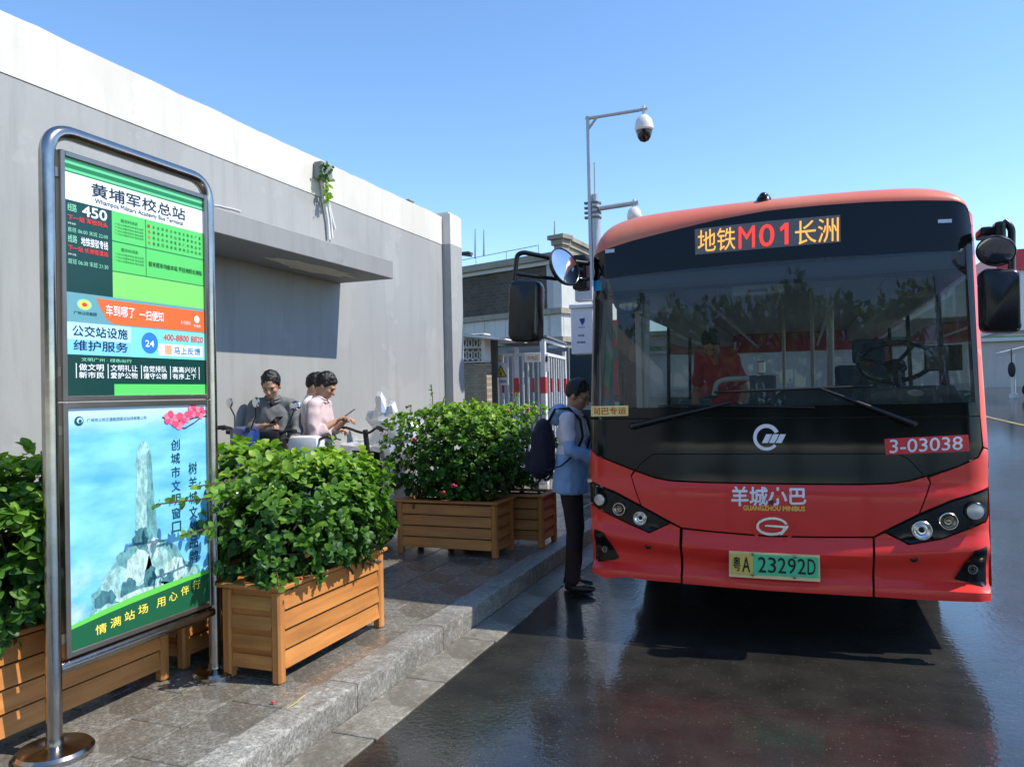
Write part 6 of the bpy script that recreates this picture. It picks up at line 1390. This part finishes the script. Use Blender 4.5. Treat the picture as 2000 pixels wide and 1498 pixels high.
# utility cabinet on the mast
UW = pm('cabinet_white', (.62, .64, .68), .45, 0, .05, 5)
uc = thing('utility_cabinet', 'pale grey utility cabinet with a blue diamond logo beside the bus', 'cabinet', tuple(base + Vector((-.25, -.1, 1.9))))
yc = YP - .18; a = ony(1116, 692, yc); b = ony(1158, 600, yc); m = MB(); m.box((a.x, yc, a.z), (b.x, yc + .24, b.z), .01); m.build('cabinet_body', UW, uc)
m = MB(); t_ = ony(1112, 604, yc); m.box((t_.x, yc - .03, b.z - .005), (b.x + .03, yc + .27, b.z + .05), .008); m.build('cabinet_lid', UW, uc)
m = MB(); a = ony(1121, 588, yc); b = ony(1155, 545, yc); m.box((a.x, yc + .05, a.z), (b.x, yc + .2, b.z), .01); m.build('upper_box', pm('box_grey', (.40, .42, .44), .5), uc)
m = MB(); m.prism([ony(*q, yc - .003) for q in ((1131, 623), (1142, 621), (1142, 628), (1137, 636))], (0, 0, 0), (0, .002, 0)); m.build('logo', SGB, uc)
bt('中国铁塔', 1129, 638, 1143, 641, yc - .003, SGB, uc); bt('综合箱', 1129, 653, 1141, 658, yc - .003, SGB, uc); bt('请勿触碰', 1127, 666, 1143, 671, yc - .003, SGB, uc)
# ================================================================== BACKGROUND RIGHT
def atY(px, py, Y): return ony(px, py, Y)
YB = 30.0
rw = thing('concrete_wall', 'stained concrete wall with a green strip on top at the right edge', 'wall', (5.8, YB, rise(YB)))
a = atY(1890, 668, YB); b = atY(2060, 752, YB); m = MB(); m.box((-6, YB, rise(YB) - .2), (b.x + 4, YB + .3, a.z)); m.build('wall_face', plaster('stained_concrete', (.50, .48, .44), .55), rw)
m = MB(); c = atY(1890, 652, YB); m.box((-6, YB - .1, a.z + .002), (b.x + 4, YB + .35, c.z)); m.build('green_strip', pm('green_sheet', (.07, .22, .10), .6, 0, .3, 2), rw)
m = MB(); m.box((-6, YB - .16, a.z - .02), (b.x + 4, YB - .11, a.z + .1)); m.build('coping', pm('coping_pale', (.6, .6, .58), .7), rw)
pk = thing('pink_building', 'pale building behind the concrete wall at the right edge', 'building', (7, YB + 6, 0)); c2 = atY(1890, 628, YB + 6); d2 = atY(2060, 560, YB + 6)
m = MB(); m.box((-8, YB + 6, 0), (d2.x + 6, YB + 9, c2.z)); m.build('wall', pm('pink_plaster', (.58, .47, .42), .8), pk)
m = MB(); m.box((-8, YB + 5.8, c2.z + .002), (d2.x + 6, YB + 9.1, c2.z + .2)); m.build('roof_edge', STONE, pk)
fs_ = thing('red_canopy', 'red fascia canopy on white panels at the right edge behind the bus mirror', 'canopy', (6.5, 24, rise(24)))
YF = 24.0; a = atY(1945, 490, YF); b = atY(2100, 520, YF); m = MB(); m.box((a.x, YF, b.z), (b.x, YF + 3, a.z)); m.build('fascia', pm('fascia_red', (.62, .03, .05), .4), fs_)
a = atY(1955, 523, YF); b = atY(2100, 640, YF); m = MB(); m.box((a.x, YF + .1, b.z), (b.x, YF + 2.8, a.z)); m.build('panel', pm('panel_white', (.74, .74, .73), .5), fs_)
for px in (2070, 2095): p = atY(px, 640, YF + .3); m = MB(); m.box((p.x, YF + .3, rise(YF)), (p.x + .2, YF + .5, p.z)); m.build('post', PANW, fs_)
# small stall with a pale awning and a pole
YS = 26.0; sl = thing('stall', 'small stall with a pale sloping awning at the right edge', 'stall', (atY(1990, 750, YS).x, YS, rise(YS)))
m = MB(); m.prism([atY(1968, 686, YS), atY(2040, 668, YS), atY(2040, 678, YS), atY(1970, 693, YS)], (0, 0, 0), (0, 1.6, 0)); m.build('awning', pm('awning_grey', (.55, .56, .56), .6), sl)
for px in (1979, 2030): p = atY(px, 685, YS); m = MB(); m.tube([Vector((p.x, YS + .1, rise(YS))), Vector((p.x, YS + .1, p.z))], .06, 8); m.lathe([(.12, 0), (.12, .1), (.06, .14)], (p.x, YS + .1, rise(YS))); m.build('post', WPT, sl, True)
p = atY(1976, 722, YS - .1); m = MB(); m.ell(p, (.10, .06, .22)); m.tube([p + Vector((0, 0, .2)), p + Vector((0, 0, .6))], .015, 6); tag(m.build('hanging_bag', pm('bag_black', (.02, .02, .022), .6), None, True), 'black bag hanging under the stall awning at the right edge', 'bag')
p = atY(2003, 745, YS - .3); sc_ = make_scooter('dark green scooter parked by the stall at the right edge', (p.x + .75, YS - .3, rise(YS)), R(170), pm('scooter_green', (.02, .10, .05), .35), BLKP, .05, ()); del sc_['group']
# ================================================================== BEHIND THE CAMERA: street trees and a block, seen mirrored in the glass and steel
BARK = pm('tree_bark', (.10, .075, .05), .9, 0, .3, 8, bump=.6, bscale=12)
def make_tree(label, loc, H, rad, seed):
    rr = random.Random(seed); t = thing('street_tree', label, 'tree', loc, 'street trees on the other side of the road'); b = Vector(loc)
    m = MB(); top = b + Vector((0, 0, H * .62)); m.tube([b, b + Vector((.05, .03, H * .3)), top], [.20, .15, .09], 10)
    ends = []
    for k in range(9):
        an = k * .7 + rr.uniform(-.3, .3); s = b + Vector((.04, .02, H * rr.uniform(.32, .55))); e = b + Vector((math.cos(an) * rad * .7, math.sin(an) * rad * .7, H * rr.uniform(.55, .9))); m.tube([s, s.lerp(e, .5) + Vector((0, 0, .2)), e], [.07, .05, .02], 6, caps=False); ends.append(e)
    m.build('trunk', BARK, t, True)
    V = []; F = []; MI = []; base = b
    clumps = [(b + Vector((rr.gauss(0, .42) * rad, rr.gauss(0, .42) * rad, H * rr.uniform(.36, .98))), rr.uniform(.35, .75)) for _ in range(46)] + [(e, .7) for e in ends]
    for (c, r) in clumps:
        for _ in range(62):
            d = Vector((rr.gauss(0, 1), rr.gauss(0, 1), rr.gauss(0, .8))).normalized(); P = c + d * r * rr.uniform(.5, 1.0) - base; dd = (d + Vector((rr.uniform(-.8, .8), rr.uniform(-.8, .8), rr.uniform(-.8, .2)))).normalized(); nn = dd.orthogonal().normalized(); x = dd.cross(nn); L = rr.uniform(.22, .40); k0 = len(V)
            for q in ((0, 0), (-.35, .45), (0, 1), (.35, .45)): p = P + x * q[0] * L + dd * q[1] * L; V.append(tuple(p))
            F.append((k0, k0 + 1, k0 + 2, k0 + 3)); MI.append(rr.choice((0, 0, 1, 1, 2)))
    me = bpy.data.meshes.new('crown'); me.from_pydata(V, [], F); me.polygons.foreach_set('material_index', MI)
    for mt in LEAF[:3]: me.materials.append(mt)
    link_mesh('crown', me, None, t); return t
TREES = [(-9.5, -12, 6.5, 2.2), (-6.2, -13.2, 7.5, 2.4), (-3.0, -12.4, 7.0, 2.3), (0.2, -13.0, 7.6, 2.5), (3.4, -12.4, 7.0, 2.4), (6.6, -13.1, 7.4, 2.4), (9.8, -12.2, 6.9, 2.3), (13.0, -12.6, 7.2, 2.4)]
for i, (x, y, h_, r_) in enumerate(TREES):
    make_tree(['leftmost', 'second from left', 'third from left', 'fourth from left', 'fifth from left', 'sixth from left', 'seventh from left', 'rightmost'][i] + ' street tree across the road, mirrored in the bus windscreen', (x, y, 0), h_, r_, 40 + i)
